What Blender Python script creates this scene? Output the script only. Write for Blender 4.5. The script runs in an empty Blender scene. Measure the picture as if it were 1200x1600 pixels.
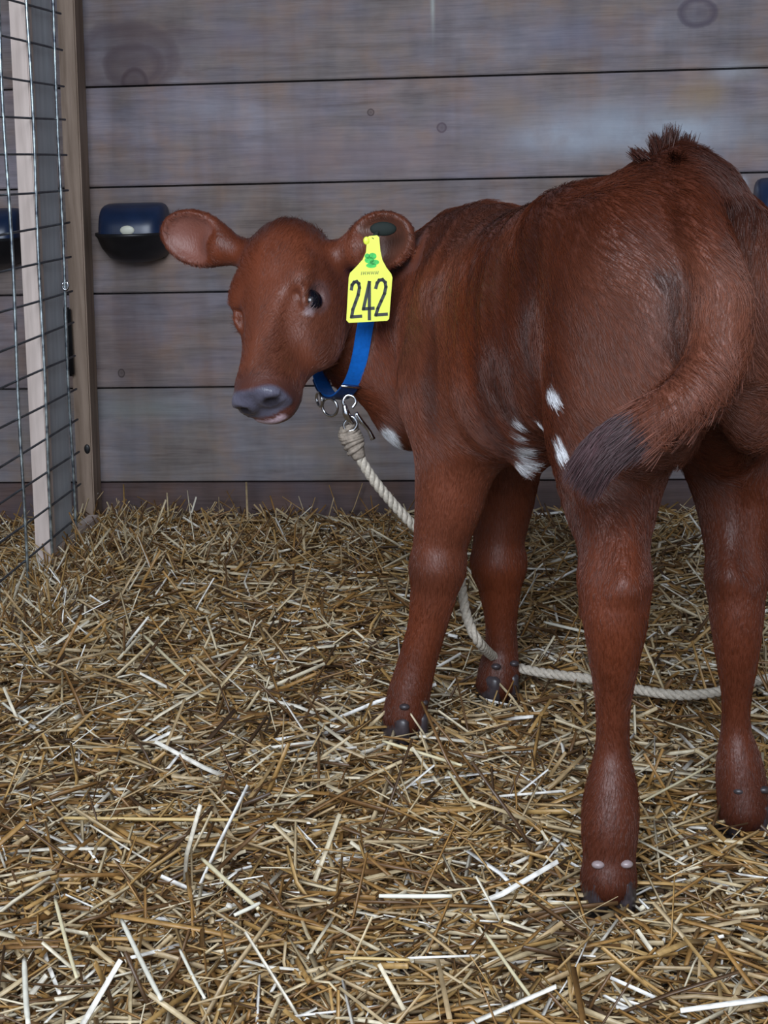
import bpy, bmesh, math, random
import numpy as np
from mathutils import Vector, Matrix

random.seed(7)
rng = np.random.default_rng(11)
C = bpy.context.scene.collection
scene = bpy.context.scene

# ------------------------------------------------------------------ camera, light, exposure
cam_data = bpy.data.cameras.new('camera')
cam = bpy.data.objects.new('camera', cam_data)
C.objects.link(cam)
cam_data.sensor_fit = 'VERTICAL'
cam_data.sensor_height = 24.0
cam_data.lens = 24.0 * 2400 / 1600
cam_data.clip_start = 0.05
cam.matrix_world = Matrix([[0.995628, 0.002668, 0.093367, 0.0], [0.090322, 0.227206, -0.969649, 0.0], [-0.0238, 0.973843, 0.225971, 0.8], [0.0, 0.0, 0.0, 1.0]])
scene.camera = cam

world = bpy.data.worlds.new('overcast_sky')
scene.world = world
world.use_nodes = True
wn = world.node_tree
bg = wn.nodes['Background']
bg.inputs[0].default_value = (0.72, 0.84, 1.0, 1)
bg.inputs[1].default_value = 0.9

def area_light(name, loc, target, size, size_y, power, color):
    d = bpy.data.lights.new(name, 'AREA')
    d.shape = 'RECTANGLE'; d.size = size; d.size_y = size_y
    d.energy = power; d.color = color
    o = bpy.data.objects.new(name, d); C.objects.link(o)
    o.location = loc
    o.rotation_euler = (Vector(target) - Vector(loc)).to_track_quat('-Z', 'Y').to_euler()
    return o
# daylight through the open front of the pen, behind and above the camera
area_light('barn_opening_daylight', (-0.5, -1.6, 2.3), (0.0, 2.2, 0.2), 2.6, 1.6, 130, (0.83, 0.90, 1.0))

vs = scene.view_settings
vs.view_transform = 'Standard'; vs.look = 'None'; vs.gamma = 1.0; vs.use_curve_mapping = False
vs.exposure = 0.45
scene.cycles.max_bounces = 6

# ------------------------------------------------------------------ helpers
def link(name, mesh, mat, parent=None):
    o = bpy.data.objects.new(name, mesh); C.objects.link(o)
    if mat is not None: mesh.materials.append(mat)
    if parent is not None: o.parent = parent
    return o

def obj(name, bm, mat, parent=None, smooth=False):
    me = bpy.data.meshes.new(name)
    bmesh.ops.recalc_face_normals(bm, faces=bm.faces)
    bm.to_mesh(me); bm.free()
    if smooth: me.polygons.foreach_set('use_smooth', [True] * len(me.polygons))
    return link(name, me, mat, parent)

def empty(name, loc=(0, 0, 0)):
    o = bpy.data.objects.new(name, None); C.objects.link(o); o.location = loc
    o.empty_display_size = 0.05
    return o

def tag(o, label, cat, group=None, kind=None):
    o['label'] = label; o['category'] = cat
    if group: o['group'] = group
    if kind: o['kind'] = kind
    return o

def add_box(bm, lo, hi, bevel=0.0):
    lo = Vector(lo); hi = Vector(hi)
    r = bmesh.ops.create_cube(bm, size=1.0)
    vs_ = r['verts']
    for v in vs_:
        v.co = Vector(((lo[i] + hi[i]) / 2 + v.co[i] * (hi[i] - lo[i])) for i in range(3))
    if bevel:
        es = list({e for v in vs_ for e in v.link_edges})
        bmesh.ops.bevel(bm, geom=es, offset=bevel, segments=2, affect='EDGES')

def catmull(pts, n):
    pts = [np.array(p, float) for p in pts]
    pts = [2 * pts[0] - pts[1]] + pts + [2 * pts[-1] - pts[-2]]
    out = []
    for i in range(1, len(pts) - 2):
        p0, p1, p2, p3 = pts[i - 1:i + 3]
        for k in range(n):
            t = k / n
            out.append(0.5 * ((2 * p1) + (-p0 + p2) * t + (2 * p0 - 5 * p1 + 4 * p2 - p3) * t * t + (-p0 + 3 * p1 - 3 * p2 + p3) * t ** 3))
    out.append(pts[-2])
    return out

def add_tube(bm, path, rad, seg=10, closed=False, cap=True):
    n = len(path)
    path = [Vector(p) for p in path]
    rads = rad if hasattr(rad, '__len__') else [rad] * n
    rings = []
    up = Vector((0.13, 0.31, 0.94)).normalized()
    prev = None
    for i in range(n):
        if closed: d = path[(i + 1) % n] - path[i - 1]
        else: d = path[min(i + 1, n - 1)] - path[max(i - 1, 0)]
        d.normalize()
        if prev is None:
            a = d.cross(up); a.normalize()
        else:
            a = prev - d * prev.dot(d); a.normalize()
        prev = a
        b = d.cross(a)
        rings.append([bm.verts.new(path[i] + float(rads[i]) * (math.cos(t) * a + math.sin(t) * b))
                      for t in [2 * math.pi * k / seg for k in range(seg)]])
    for i in range(n if closed else n - 1):
        A, B = rings[i], rings[(i + 1) % n]
        for k in range(seg):
            bm.faces.new((A[k], A[(k + 1) % seg], B[(k + 1) % seg], B[k]))
    if cap and not closed:
        bm.faces.new(rings[0][::-1]); bm.faces.new(rings[-1])

# ------------------------------------------------------------------ materials
def mat(name):
    m = bpy.data.materials.new(name); m.use_nodes = True
    nt = m.node_tree
    return m, nt, nt.nodes['Principled BSDF']

def ramp(nt, stops, fac=None):
    r = nt.nodes.new('ShaderNodeValToRGB')
    el = r.color_ramp.elements
    while len(el) > 1: el.remove(el[-1])
    el[0].position = stops[0][0]; el[0].color = (*stops[0][1], 1)
    for p, c in stops[1:]:
        e = el.new(p); e.color = (*c, 1)
    if fac is not None: nt.links.new(fac, r.inputs[0])
    return r.outputs[0]

def noise(nt, vec, scale, detail=4, rough=0.5, dist=0.0):
    n = nt.nodes.new('ShaderNodeTexNoise')
    n.inputs['Scale'].default_value = scale; n.inputs['Detail'].default_value = detail
    n.inputs['Roughness'].default_value = rough; n.inputs['Distortion'].default_value = dist
    if vec is not None: nt.links.new(vec, n.inputs['Vector'])
    return n.outputs['Fac']

def coords(nt, scale=(1, 1, 1), loc=(0, 0, 0)):
    t = nt.nodes.new('ShaderNodeTexCoord'); m = nt.nodes.new('ShaderNodeMapping')
    m.inputs['Scale'].default_value = scale; m.inputs['Location'].default_value = loc
    nt.links.new(t.outputs['Object'], m.inputs['Vector'])
    return m.outputs[0]

def mix(nt, fac, a, b, mode='MIX'):
    m = nt.nodes.new('ShaderNodeMix'); m.data_type = 'RGBA'; m.blend_type = mode
    for i, v in ((0, fac), (6, a), (7, b)):
        if hasattr(v, 'links') or hasattr(v, 'is_linked'): nt.links.new(v, m.inputs[i])
        else: m.inputs[i].default_value = v if not isinstance(v, tuple) else (*v, 1)
    return m.outputs[2]

def math_(nt, op, a, b=None, c=None):
    m = nt.nodes.new('ShaderNodeMath'); m.operation = op
    for i, v in enumerate((a, b, c)):
        if v is None: continue
        if hasattr(v, 'is_linked'): nt.links.new(v, m.inputs[i])
        else: m.inputs[i].default_value = v
    return m.outputs[0]

def bump(nt, bsdf, h, strength=0.4, dist=0.002):
    b = nt.nodes.new('ShaderNodeBump')
    b.inputs['Strength'].default_value = strength; b.inputs['Distance'].default_value = dist
    nt.links.new(h, b.inputs['Height']); nt.links.new(b.outputs[0], bsdf.inputs['Normal'])

def simple(name, color, rough=0.5, metal=0.0, nscale=40, var=0.15, bumps=0.0):
    m, nt, b = mat(name)
    f = noise(nt, coords(nt), nscale)
    lo = tuple(c * (1 - var) for c in color); hi = tuple(min(1, c * (1 + var)) for c in color)
    nt.links.new(ramp(nt, [(0.3, lo), (0.7, hi)], f), b.inputs['Base Color'])
    b.inputs['Roughness'].default_value = rough; b.inputs['Metallic'].default_value = metal
    if bumps: bump(nt, b, f, bumps)
    return m

def gauss_patch(nt, x0, z0, rx, rz, soft=1.0):
    """a soft elliptical blotch on the wall surface, 0..1"""
    t = nt.nodes.new('ShaderNodeTexCoord'); s = nt.nodes.new('ShaderNodeSeparateXYZ')
    nt.links.new(t.outputs['Object'], s.inputs[0])
    dx = math_(nt, 'MULTIPLY', math_(nt, 'SUBTRACT', s.outputs[0], x0), 1 / rx)
    dz = math_(nt, 'MULTIPLY', math_(nt, 'SUBTRACT', s.outputs[2], z0), 1 / rz)
    r2 = math_(nt, 'ADD', math_(nt, 'MULTIPLY', dx, dx), math_(nt, 'MULTIPLY', dz, dz))
    return math_(nt, 'POWER', 2.718, math_(nt, 'MULTIPLY', r2, -soft))

def planks_material():
    m, nt, b = mat('weathered_planks')
    geo = nt.nodes.new('ShaderNodeNewGeometry')
    isl = geo.outputs['Random Per Island']
    att = nt.nodes.new('ShaderNodeAttribute'); att.attribute_name = 'plank'
    v = coords(nt, (1.6, 8, 26))
    off = nt.nodes.new('ShaderNodeVectorMath'); off.operation = 'ADD'
    nt.links.new(v, off.inputs[0]); nt.links.new(att.outputs['Vector'], off.inputs[1])
    grain = noise(nt, off.outputs[0], 2.2, 8, 0.62, 0.6)
    fine = noise(nt, coords(nt, (6, 8, 160)), 3.0, 3, 0.5)
    blot = noise(nt, coords(nt, (1, 1, 1.6)), 4.5, 4, 0.55)
    base = ramp(nt, [(0.25, (0.145, 0.118, 0.112)), (0.45, (0.210, 0.180, 0.178)), (0.60, (0.245, 0.212, 0.210)), (0.8, (0.29, 0.25, 0.245))], grain)
    tint = ramp(nt, [(0.30, (0.70, 0.62, 0.58)), (0.45, (1.0, 0.95, 0.90)), (0.55, (0.95, 0.95, 1.04)), (0.70, (1.20, 1.27, 1.40))], blot)
    blot2 = noise(nt, coords(nt, (1, 1, 1)), 11.0, 4, 0.6)
    tint2 = ramp(nt, [(0.32, (0.78, 0.86, 0.92)), (0.5, (1, 1, 1)), (0.66, (1.18, 1.0, 0.84))], blot2)
    run = noise(nt, coords(nt, (5, 1, 0.6)), 3.0, 3, 0.55)
    base = mix(nt, 1.0, base, ramp(nt, [(0.35, (0.88, 0.85, 0.82)), (0.5, (1, 1, 1)), (0.7, (1.10, 1.09, 1.07))], run), 'MULTIPLY')
    col = mix(nt, 1.0, base, tint, 'MULTIPLY')
    col = mix(nt, 0.8, col, mix(nt, 1.0, col, tint2, 'MULTIPLY'))
    col = mix(nt, 0.16, col, ramp(nt, [(0.35, (0.07, 0.05, 0.045)), (0.6, (0.26, 0.22, 0.20))], fine))
    # per plank tone carried by the attribute colour
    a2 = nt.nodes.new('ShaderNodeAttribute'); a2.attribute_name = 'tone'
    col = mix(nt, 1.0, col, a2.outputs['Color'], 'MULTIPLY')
    brk = noise(nt, coords(nt), 14, 5, 0.6)
    for (x0, z0, rx, rz, c, s) in PATCHES:
        g = gauss_patch(nt, x0, z0, rx, rz)
        f = math_(nt, 'MULTIPLY', math_(nt, 'MULTIPLY', g, s), math_(nt, 'MULTIPLY_ADD', brk, 1.6, 0.0))
        col = mix(nt, math_(nt, 'MINIMUM', f, 1.0), col, c)
    # knots: dark ring with a brown heart
    for (x0, z0, rx, rz, heart, amount, zmin) in KNOTS:
        t = nt.nodes.new('ShaderNodeTexCoord'); s = nt.nodes.new('ShaderNodeSeparateXYZ')
        nt.links.new(t.outputs['Object'], s.inputs[0])
        dx = math_(nt, 'MULTIPLY', math_(nt, 'SUBTRACT', s.outputs[0], x0), 1 / rx)
        dz = math_(nt, 'MULTIPLY', math_(nt, 'SUBTRACT', s.outputs[2], z0), 1 / rz)
        rr = math_(nt, 'SQRT', math_(nt, 'ADD', math_(nt, 'MULTIPLY', dx, dx), math_(nt, 'MULTIPLY', dz, dz)))
        rr = math_(nt, 'ADD', rr, math_(nt, 'MULTIPLY', math_(nt, 'SUBTRACT', brk, 0.5), 0.5))
        ring = ramp(nt, [(0.0, (0.55,) * 3), (0.5, (0.30,) * 3), (0.78, (0.85,) * 3), (0.90, (0.6,) * 3), (1.0, (0, 0, 0))], math_(nt, 'MULTIPLY', rr, 0.85))
        above = math_(nt, 'GREATER_THAN', s.outputs[2], zmin)
        col = mix(nt, math_(nt, 'MULTIPLY', math_(nt, 'MULTIPLY', ring, amount), above), col, heart)
    nt.links.new(col, b.inputs['Base Color'])
    b.inputs['Roughness'].default_value = 0.75
    b.inputs['Specular IOR Level'].default_value = 0.25
    bump(nt, b, grain, 0.35, 0.003)
    return m

PATCHES = [  # x, z, radius x, radius z, colour, strength: lime wash, dirt and stain on the boards
    (0.07, 0.83, 0.11, 0.040, (0.40, 0.44, 0.52), 0.75),
    (0.29, 0.835, 0.16, 0.045, (0.40, 0.46, 0.54), 0.80),
    (0.16, 0.86, 0.10, 0.05, (0.33, 0.36, 0.42), 0.4),
    (0.36, 0.91, 0.05, 0.035, (0.36, 0.25, 0.13), 0.6),
    (-0.05, 0.90, 0.05, 0.05, (0.27, 0.20, 0.15), 0.5),
    (0.43, 0.955, 0.04, 0.02, (0.42, 0.45, 0.50), 0.6),
    (0.444, 0.723, 0.012, 0.013, (0.62, 0.68, 0.80), 1.2),
    (-0.195, 1.10, 0.004, 0.045, (0.42, 0.46, 0.44), 0.9),
    (-0.62, 1.05, 0.16, 0.03, (0.17, 0.15, 0.20), 0.5),
    (-0.50, 0.86, 0.05, 0.07, (0.30, 0.22, 0.17), 0.4),
    (-0.30, 0.80, 0.18, 0.04, (0.28, 0.23, 0.27), 0.5),
    (0.10, 1.03, 0.10, 0.03, (0.17, 0.17, 0.25), 0.5),
    (-0.83, 1.06, 0.06, 0.05, (0.10, 0.06, 0.05), 0.5),
    (-0.66, 0.90, 0.10, 0.03, (0.33, 0.33, 0.38), 0.4),
    (-0.50, 0.80, 0.15, 0.06, (0.17, 0.14, 0.17), 0.4),
    (-0.86, 0.26, 0.10, 0.03, (0.22, 0.25, 0.24), 0.6),
    (-0.45, 0.16, 0.10, 0.02, (0.30, 0.24, 0.19), 0.4),
    (-0.88, 0.40, 0.05, 0.10, (0.12, 0.09, 0.10), 0.4),
]
KNOTS = [  # x, z, radii, colour, strength, lower limit (a knot cut by a board's edge)
    (0.350, 1.070, 0.037, 0.027, (0.075, 0.060, 0.085), 0.9, -1.0),
    (-0.836, 0.966, 0.027, 0.028, (0.07, 0.045, 0.05), 1.0, 0.958),
    (-0.836, 1.000, 0.060, 0.040, (0.09, 0.065, 0.075), 0.75, 0.958),
    (-0.850, 1.010, 0.105, 0.075, (0.09, 0.065, 0.075), 0.7, 0.958),
    (-0.33, 0.890, 0.007, 0.007, (0.05, 0.03, 0.03), 0.9, -1.0),
    (-0.18, 0.855, 0.010, 0.010, (0.09, 0.06, 0.08), 0.9, -1.0),
    (-0.905, 0.34, 0.007, 0.009, (0.03, 0.02, 0.02), 0.9, -1.0),
]

M_planks = planks_material()

def board_material(name, lo, hi, scale=(30, 30, 2)):
    m, nt, b = mat(name)
    g = noise(nt, coords(nt, scale), 2.0, 6, 0.6, 0.4)
    nt.links.new(ramp(nt, [(0.3, lo), (0.7, hi)], g), b.inputs['Base Color'])
    b.inputs['Roughness'].default_value = 0.7
    bump(nt, b, g, 0.3, 0.002)
    return m

M_post = board_material('old_post_wood', (0.16, 0.105, 0.07), (0.34, 0.25, 0.19))
M_pale = board_material('new_pale_wood', (0.52, 0.42, 0.37), (0.72, 0.60, 0.54))
M_grey = board_material('grey_plywood', (0.46, 0.49, 0.53), (0.60, 0.63, 0.67))
M_dirt = simple('packed_bedding', (0.13, 0.09, 0.065), 0.9, 0, 60, 0.5, 0.6)
M_roof = board_material('dark_roof_boards', (0.06, 0.05, 0.045), (0.11, 0.09, 0.08), (3, 20, 20))
M_wire = simple('galvanised_wire', (0.50, 0.58, 0.74), 0.30, 0.9, 70, 0.75)  # strong colour noise paints bright beads of sparkle on the uprights
M_wire_dark = simple('dull_cross_wire', (0.10, 0.11, 0.13), 0.5, 0.7, 60, 0.3)
M_blue_plastic = simple('dark_blue_plastic', (0.010, 0.022, 0.060), 0.34, 0, 30, 0.2)
M_black_plastic = simple('black_rubbery_plastic', (0.008, 0.008, 0.010), 0.45, 0, 30, 0.3)
M_white_sticker = simple('off_white_plastic', (0.62, 0.62, 0.52), 0.5, 0, 30, 0.1)
M_steel = simple('bright_steel', (0.62, 0.63, 0.66), 0.18, 1.0, 60, 0.15)

# ------------------------------------------------------------------ setting
WALL_Y = 3.35
def bed_z(x, y):
    """height of the straw bedding over the floor, all in metres"""
    x = np.asarray(x, float); y = np.asarray(y, float)
    z = 0.010 * np.sin(3.1 * x + 1.3) * np.sin(2.3 * y + 0.4) + 0.006 * np.sin(9 * x + 4 * y) * np.cos(7 * y - 3 * x)
    z = z + 0.008 * np.exp(-((WALL_Y - y) / 0.22) ** 2) * (0.75 + 0.25 * np.sin(6 * x + 5.2))
    z = z + 0.022 * np.exp(-((x + 0.85) / 0.16) ** 2)
    return z - 0.012

def build_wall():
    """back wall: horizontal boards with open seams in one structure mesh"""
    bm = bmesh.new()
    tone = bm.verts.layers.float_color.new('tone')
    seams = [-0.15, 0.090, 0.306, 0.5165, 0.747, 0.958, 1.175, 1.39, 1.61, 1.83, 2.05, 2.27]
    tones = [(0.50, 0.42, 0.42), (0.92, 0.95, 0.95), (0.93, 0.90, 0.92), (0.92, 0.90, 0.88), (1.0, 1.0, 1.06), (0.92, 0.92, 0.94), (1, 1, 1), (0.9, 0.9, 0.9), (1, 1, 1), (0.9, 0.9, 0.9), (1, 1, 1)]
    x0, x1 = -2.3, 1.25
    dips = []
    for k in range(11):
        lo, hi = seams[k], seams[k + 1]
        n0 = len(bm.verts)
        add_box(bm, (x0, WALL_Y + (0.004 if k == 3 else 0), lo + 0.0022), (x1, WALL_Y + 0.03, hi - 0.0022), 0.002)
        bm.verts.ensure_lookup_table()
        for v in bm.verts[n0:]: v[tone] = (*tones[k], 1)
    n0 = len(bm.verts)
    add_box(bm, (x0, WALL_Y + 0.031, -0.15), (x1, WALL_Y + 0.05, 2.27))
    bm.verts.ensure_lookup_table()
    for v in bm.verts[n0:]: v[tone] = (0.1, 0.1, 0.1, 1)
    o = obj('wall_back', bm, M_planks)
    o['kind'] = 'structure'
build_wall()

def wall_side(name, x, thick):
    bm = bmesh.new()
    z = -0.15
    while z < 2.2:
        add_box(bm, (x, -0.3, z + 0.002), (x + thick, WALL_Y + 0.03, z + 0.213), 0.002)
        z += 0.215
    o = obj(name, bm, M_roof); o['kind'] = 'structure'
wall_side('wall_right', 1.22, 0.03)
wall_side('wall_left', -2.33, 0.03)

bm = bmesh.new()
nx, ny = 160, 190
xs = np.linspace(-2.3, 1.22, nx); ys = np.linspace(-0.4, WALL_Y + 0.01, ny)
X, Y = np.meshgrid(xs, ys, indexing='ij')
Z = bed_z(X, Y) + rng.normal(0, 0.0025, X.shape)
grid = [[bm.verts.new((X[i, j], Y[i, j], Z[i, j])) for j in range(ny)] for i in range(nx)]
for i in range(nx - 1):
    for j in range(ny - 1):
        bm.faces.new((grid[i][j], grid[i + 1][j], grid[i + 1][j + 1], grid[i][j + 1]))
o = obj('floor', bm, M_dirt, smooth=True); o['kind'] = 'structure'

bm = bmesh.new()
x = -2.33
while x < 1.2:
    add_box(bm, (x, 0.9, 2.26), (x + 0.148, WALL_Y + 0.05, 2.285)); x += 0.15
o = obj('ceiling', bm, M_roof); o['kind'] = 'structure'

def lean(bm, z_top=1.1, amount=0.031):
    """the uprights on this side lean a little: their feet stand further out than their heads"""
    for v in bm.verts: v.co.x -= amount * (z_top - v.co.z) / z_top

# corner post (a stud standing edge-on against the back wall)
bm = bmesh.new()
add_box(bm, (-0.977, 3.285, -0.06), (-0.939, 3.349, 2.26), 0.003); lean(bm)
post = obj('wooden_post', bm, M_post)
tag(post, 'narrow brown wooden post standing in the corner against the plank wall', 'post')
bm = bmesh.new()
bmesh.ops.create_uvsphere(bm, u_segments=12, v_segments=8, radius=1.0)
for v in bm.verts: v.co = Vector((-0.976, 3.285, 0.180)) + Vector((v.co.x * 0.007, v.co.y * 0.003, v.co.z * 0.011))
obj('knot', bm, M_black_plastic, post, True)['label'] = 'dark round knot'

# side board beyond the mesh: pale edge towards us, grey face to the pen
side = empty('side_board', (-0.925, 2.87, -0.03))
bm = bmesh.new(); add_box(bm, (-0.018, 0.0, 0.0), (0.014, 0.034, 2.2), 0.002); lean(bm)
obj('upright', bm, M_pale, side)['label'] = 'pale new wood upright'
bm = bmesh.new(); add_box(bm, (-0.014, 0.036, 0.075), (0.004, 0.185, 2.2), 0.001); lean(bm)
obj('panel', bm, M_grey, side)['label'] = 'flat grey panel'
bm = bmesh.new(); add_box(bm, (-0.014, 0.036, 0.0), (0.010, 0.36, 0.073), 0.002); lean(bm)
obj('bottom_rail', bm, M_pale, side)['label'] = 'pale bottom rail'
tag(side, 'pale upright board with a grey panel behind the wire mesh', 'board')

bm = bmesh.new()
add_box(bm, (-1.008, 3.268, 0.345), (-0.990, 3.284, 0.495), 0.004)  # plain dark strip set in the gap between panel and post
for v in bm.verts: v.co.x += 0.012 * (v.co.z - 0.42)
tag(obj('dark_strip', bm, M_black_plastic, None, True), 'short dark strip in the gap between the grey panel and the corner post', 'strap')

# wire mesh partition
MX = -0.905
mesh_root = empty('wire_mesh_panel', (MX, 2.0, 0.0))
tag(mesh_root, 'galvanised wire mesh panel along the left side of the pen', 'wire mesh')
def mp(x, y, z): return (x - MX, y - 2.0, z)
vy = [3.02 - 0.157 * k for k in range(14)]
for k, y in enumerate(vy):
    bm = bmesh.new()
    pts = [mp(MX + 0.0015 * math.sin(3 * k + q * 1.3), y + 0.0025 * math.sin(1.7 * k + q * 0.9), -0.03 + q * 0.11) for q in range(20)]
    add_tube(bm, catmull(pts, 3), 0.0031, 7); lean(bm)
    obj('upright_wire', bm, M_wire, mesh_root, True)
for k in range(31):
    z = 0.012 + 0.0670 * k
    bm = bmesh.new()
    pts = [mp(MX - 0.003, 3.08 - q * 0.25, z + 0.002 * math.sin(k * 2.1 + q * 1.1)) for q in range(10)]
    add_tube(bm, catmull(pts, 3), 0.0023, 6); lean(bm)
    obj('cross_wire', bm, M_wire_dark, mesh_root, True)
bm = bmesh.new()
add_tube(bm, [(-0.917 + 0.006 * math.sin(t), 3.013, 0.563 + 0.009 * math.cos(t)) for t in np.linspace(0.3, 5.6, 10)], 0.003, 6)
st = obj('fencing_staple', bm, M_steel, None, True)
tag(st, 'small bright wire clip on the mesh next to the corner post', 'clip')

# automatic drinking bowls on the wall
def drinking_bowl(cx, cz, label):
    root = empty('drinking_bowl', (cx, WALL_Y, cz))
    tag(root, label, 'drinking bowl', 'drinking bowls on the back wall')
    # basin: half-round tub with a rolled rim
    bm = bmesh.new()
    prof = [(0.000, -0.058), (0.040, -0.057), (0.062, -0.048), (0.078, -0.026), (0.086, -0.004), (0.090, 0.0), (0.090, 0.006), (0.083, 0.006), (0.076, -0.010), (0.060, -0.040), (0.0, -0.046)]
    seg = 28; rings = []
    for i in range(seg + 1):
        a = math.pi + math.pi * i / seg
        rings.append([bm.verts.new((r * math.cos(a), 1.25 * r * math.sin(a) - 0.004, z)) for r, z in prof])
    for i in range(seg):
        for k in range(len(prof) - 1):
            bm.faces.new((rings[i][k], rings[i][k + 1], rings[i + 1][k + 1], rings[i + 1][k]))
    obj('basin', bm, M_black_plastic, root, True)
    bm = bmesh.new(); add_box(bm, (-0.060, -0.012, -0.052), (0.060, -0.001, 0.004), 0.003)
    obj('back_plate', bm, M_black_plastic, root)
    # domed blue cover over the float valve
    bm = bmesh.new()
    out = []
    for i in range(9):
        t = i / 8.0
        depth = 0.088 * math.cos(t * 1.45)
        zz = 0.004 + 0.064 * math.sin(t * 1.5708) ** 0.9
        w = 0.074 * (1 - 0.05 * t - 0.33 * t ** 5)
        ring = []
        for k in range(25):
            a = math.pi + math.pi * k / 24
            ca, sa = math.cos(a), math.sin(a)
            e = 0.45
            ring.append(bm.verts.new((w * math.copysign(abs(ca) ** e, ca), depth * -abs(sa) ** e - 0.006, zz)))
        out.append(ring)
    for i in range(8):
        for k in range(24):
            bm.faces.new((out[i][k], out[i][k + 1], out[i + 1][k + 1], out[i + 1][k]))
    bm.faces.new(out[-1])
    obj('cover', bm, M_blue_plastic, root, True)['label'] = 'dark blue domed cover'
    bm = bmesh.new(); bmesh.ops.create_uvsphere(bm, u_segments=16, v_segments=8, radius=1.0)
    for v in bm.verts: v.co = Vector((0.0 + v.co.x * 0.016, -0.093 + v.co.y * 0.004, 0.013 + v.co.z * 0.010))
    obj('badge', bm, M_white_sticker, root, True)['label'] = 'off-white oval badge'
drinking_bowl(-0.848, 0.645, 'black drinking bowl with blue domed cover, left of the calf\'s head')
drinking_bowl(-1.170, 0.640, 'black and blue drinking bowl behind the wire mesh at the photo\'s left edge')
drinking_bowl(0.545, 0.668, 'black and blue drinking bowl at the right edge, behind the calf\'s rump')

# ------------------------------------------------------------------ calf: one continuous surface from blended volumes
H = np.array([-0.527, 0.850, 0.0]); H /= np.linalg.norm(H)
L = np.array([-H[1], H[0], 0.0])
ORG = np.array([0.03, 1.895, 0.0])
UP = np.array([0, 0, 1.0])
def c(s, t, z): return ORG + s * H + t * L + z * UP

GLO = np.array([-0.66, 1.40, -0.03]); GHI = np.array([0.46, 2.52, 0.90]); DX = 0.0042
gn = ((GHI - GLO) / DX).astype(int) + 1
F = np.full(gn, 1.0, np.float32)
ax = [GLO[i] + DX * np.arange(gn[i]) for i in range(3)]

def region(lo, hi, pad=0.05):
    i0 = np.maximum(((np.array(lo) - pad - GLO) / DX).astype(int), 0)
    i1 = np.minimum(((np.array(hi) + pad - GLO) / DX).astype(int) + 2, gn)
    sl = tuple(slice(a, b) for a, b in zip(i0, i1))
    P_ = np.stack(np.meshgrid(*[ax[i][sl[i]] for i in range(3)], indexing='ij'), -1)
    return sl, P_

def blend(sl, d, k):
    f = F[sl]
    h = np.maximum(k - np.abs(f - d), 0) / k
    F[sl] = np.minimum(f, d) - h * h * k * 0.25

def carve(sl, d, k):
    f = F[sl]; d = -d
    h = np.maximum(k - np.abs(f - d), 0) / k
    F[sl] = np.maximum(f, d) + h * h * k * 0.25

def cone(a, b, ra, rb, k=0.02, op=blend):
    a = np.array(a, float); b = np.array(b, float); R = max(ra, rb)
    sl, p = region(np.minimum(a, b) - R, np.maximum(a, b) + R)
    ab = b - a
    t = np.clip(((p - a) @ ab) / (ab @ ab + 1e-9), 0, 1)
    d = np.linalg.norm(p - a - t[..., None] * ab, axis=-1) - (ra + (rb - ra) * t)
    op(sl, d.astype(np.float32), k)

def chain(pts, k=0.02):
    """one tapered limb through the points, joined to the rest once so that it keeps its own radius"""
    q = np.array([list(p) + [r] for p, r in pts])
    if len(q) > 2: q = np.array(catmull(list(q), 6))
    sl, p = region(q[:, :3].min(0) - q[:, 3].max(), q[:, :3].max(0) + q[:, 3].max())
    D = np.full(p.shape[:3], 9.0)
    for a, b in zip(q[:-1], q[1:]):
        ab = b[:3] - a[:3]
        t = np.clip(((p - a[:3]) @ ab) / (ab @ ab + 1e-9), 0, 1)
        D = np.minimum(D, np.linalg.norm(p - a[:3] - t[..., None] * ab, axis=-1) - (a[3] + (b[3] - a[3]) * t))
    blend(sl, D.astype(np.float32), k)

def frame(e1, e2hint):
    e1 = np.array(e1, float); e1 /= np.linalg.norm(e1)
    e2 = np.array(e2hint, float); e2 -= e1 * (e2 @ e1); e2 /= np.linalg.norm(e2)
    return np.stack([e1, e2, np.cross(e1, e2)])          # rows

def ell(cen, rad, R=None, k=0.02, op=blend):
    cen = np.array(cen, float); rad = np.array(rad, float)
    if R is None: R = np.eye(3)
    m = rad.max()
    sl, p = region(cen - m, cen + m)
    q = (p - cen) @ R.T
    k0 = np.linalg.norm(q / rad, axis=-1); k1 = np.linalg.norm(q / rad ** 2, axis=-1)
    d = k0 * (k0 - 1) / np.maximum(k1, 1e-6)
    op(sl, d.astype(np.float32), k)

def loft(org, R, st, k=0.03, n_pow=2.3):
    """st rows: position along axis 1, centre along 2, centre along 3, half size along 2, half size along 3"""
    st = np.array(st, float)
    org = np.array(org, float)
    pts = np.array([org + R.T @ np.array([s[0], s[1] + a * s[3], s[2] + b * s[4]]) for s in st for a in (-1, 1) for b in (-1, 1)])
    sl, p = region(pts.min(0), pts.max(0))
    q = (p - org) @ R.T
    u = q[..., 0]
    uc = np.clip(u, st[0, 0], st[-1, 0])
    # smooth interpolation of the sections
    uu = np.linspace(st[0, 0], st[-1, 0], 80)
    cols = []
    for j in range(1, 5):
        v = np.interp(uu, st[:, 0], st[:, j])
        v = np.convolve(np.pad(v, 4, mode='edge'), np.ones(9) / 9, 'valid')
        cols.append(np.interp(uc, uu, v))
    c2, c3, r2, r3 = cols
    a = np.abs(q[..., 1] - c2) / r2; b = np.abs(q[..., 2] - c3) / r3
    rr = (a ** n_pow + b ** n_pow) ** (1 / n_pow)
    m = np.minimum(r2, r3)
    d = (rr - 1) * m
    end = np.abs(u - uc)
    d = np.where(end > 0, np.sqrt(np.maximum(d, -m * 0.0) ** 2 + end ** 2) * 1.0 + np.minimum(d, 0) * 0.0, d)
    blend(sl, d.astype(np.float32), k)

BF = np.stack([H, L, UP])
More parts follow.
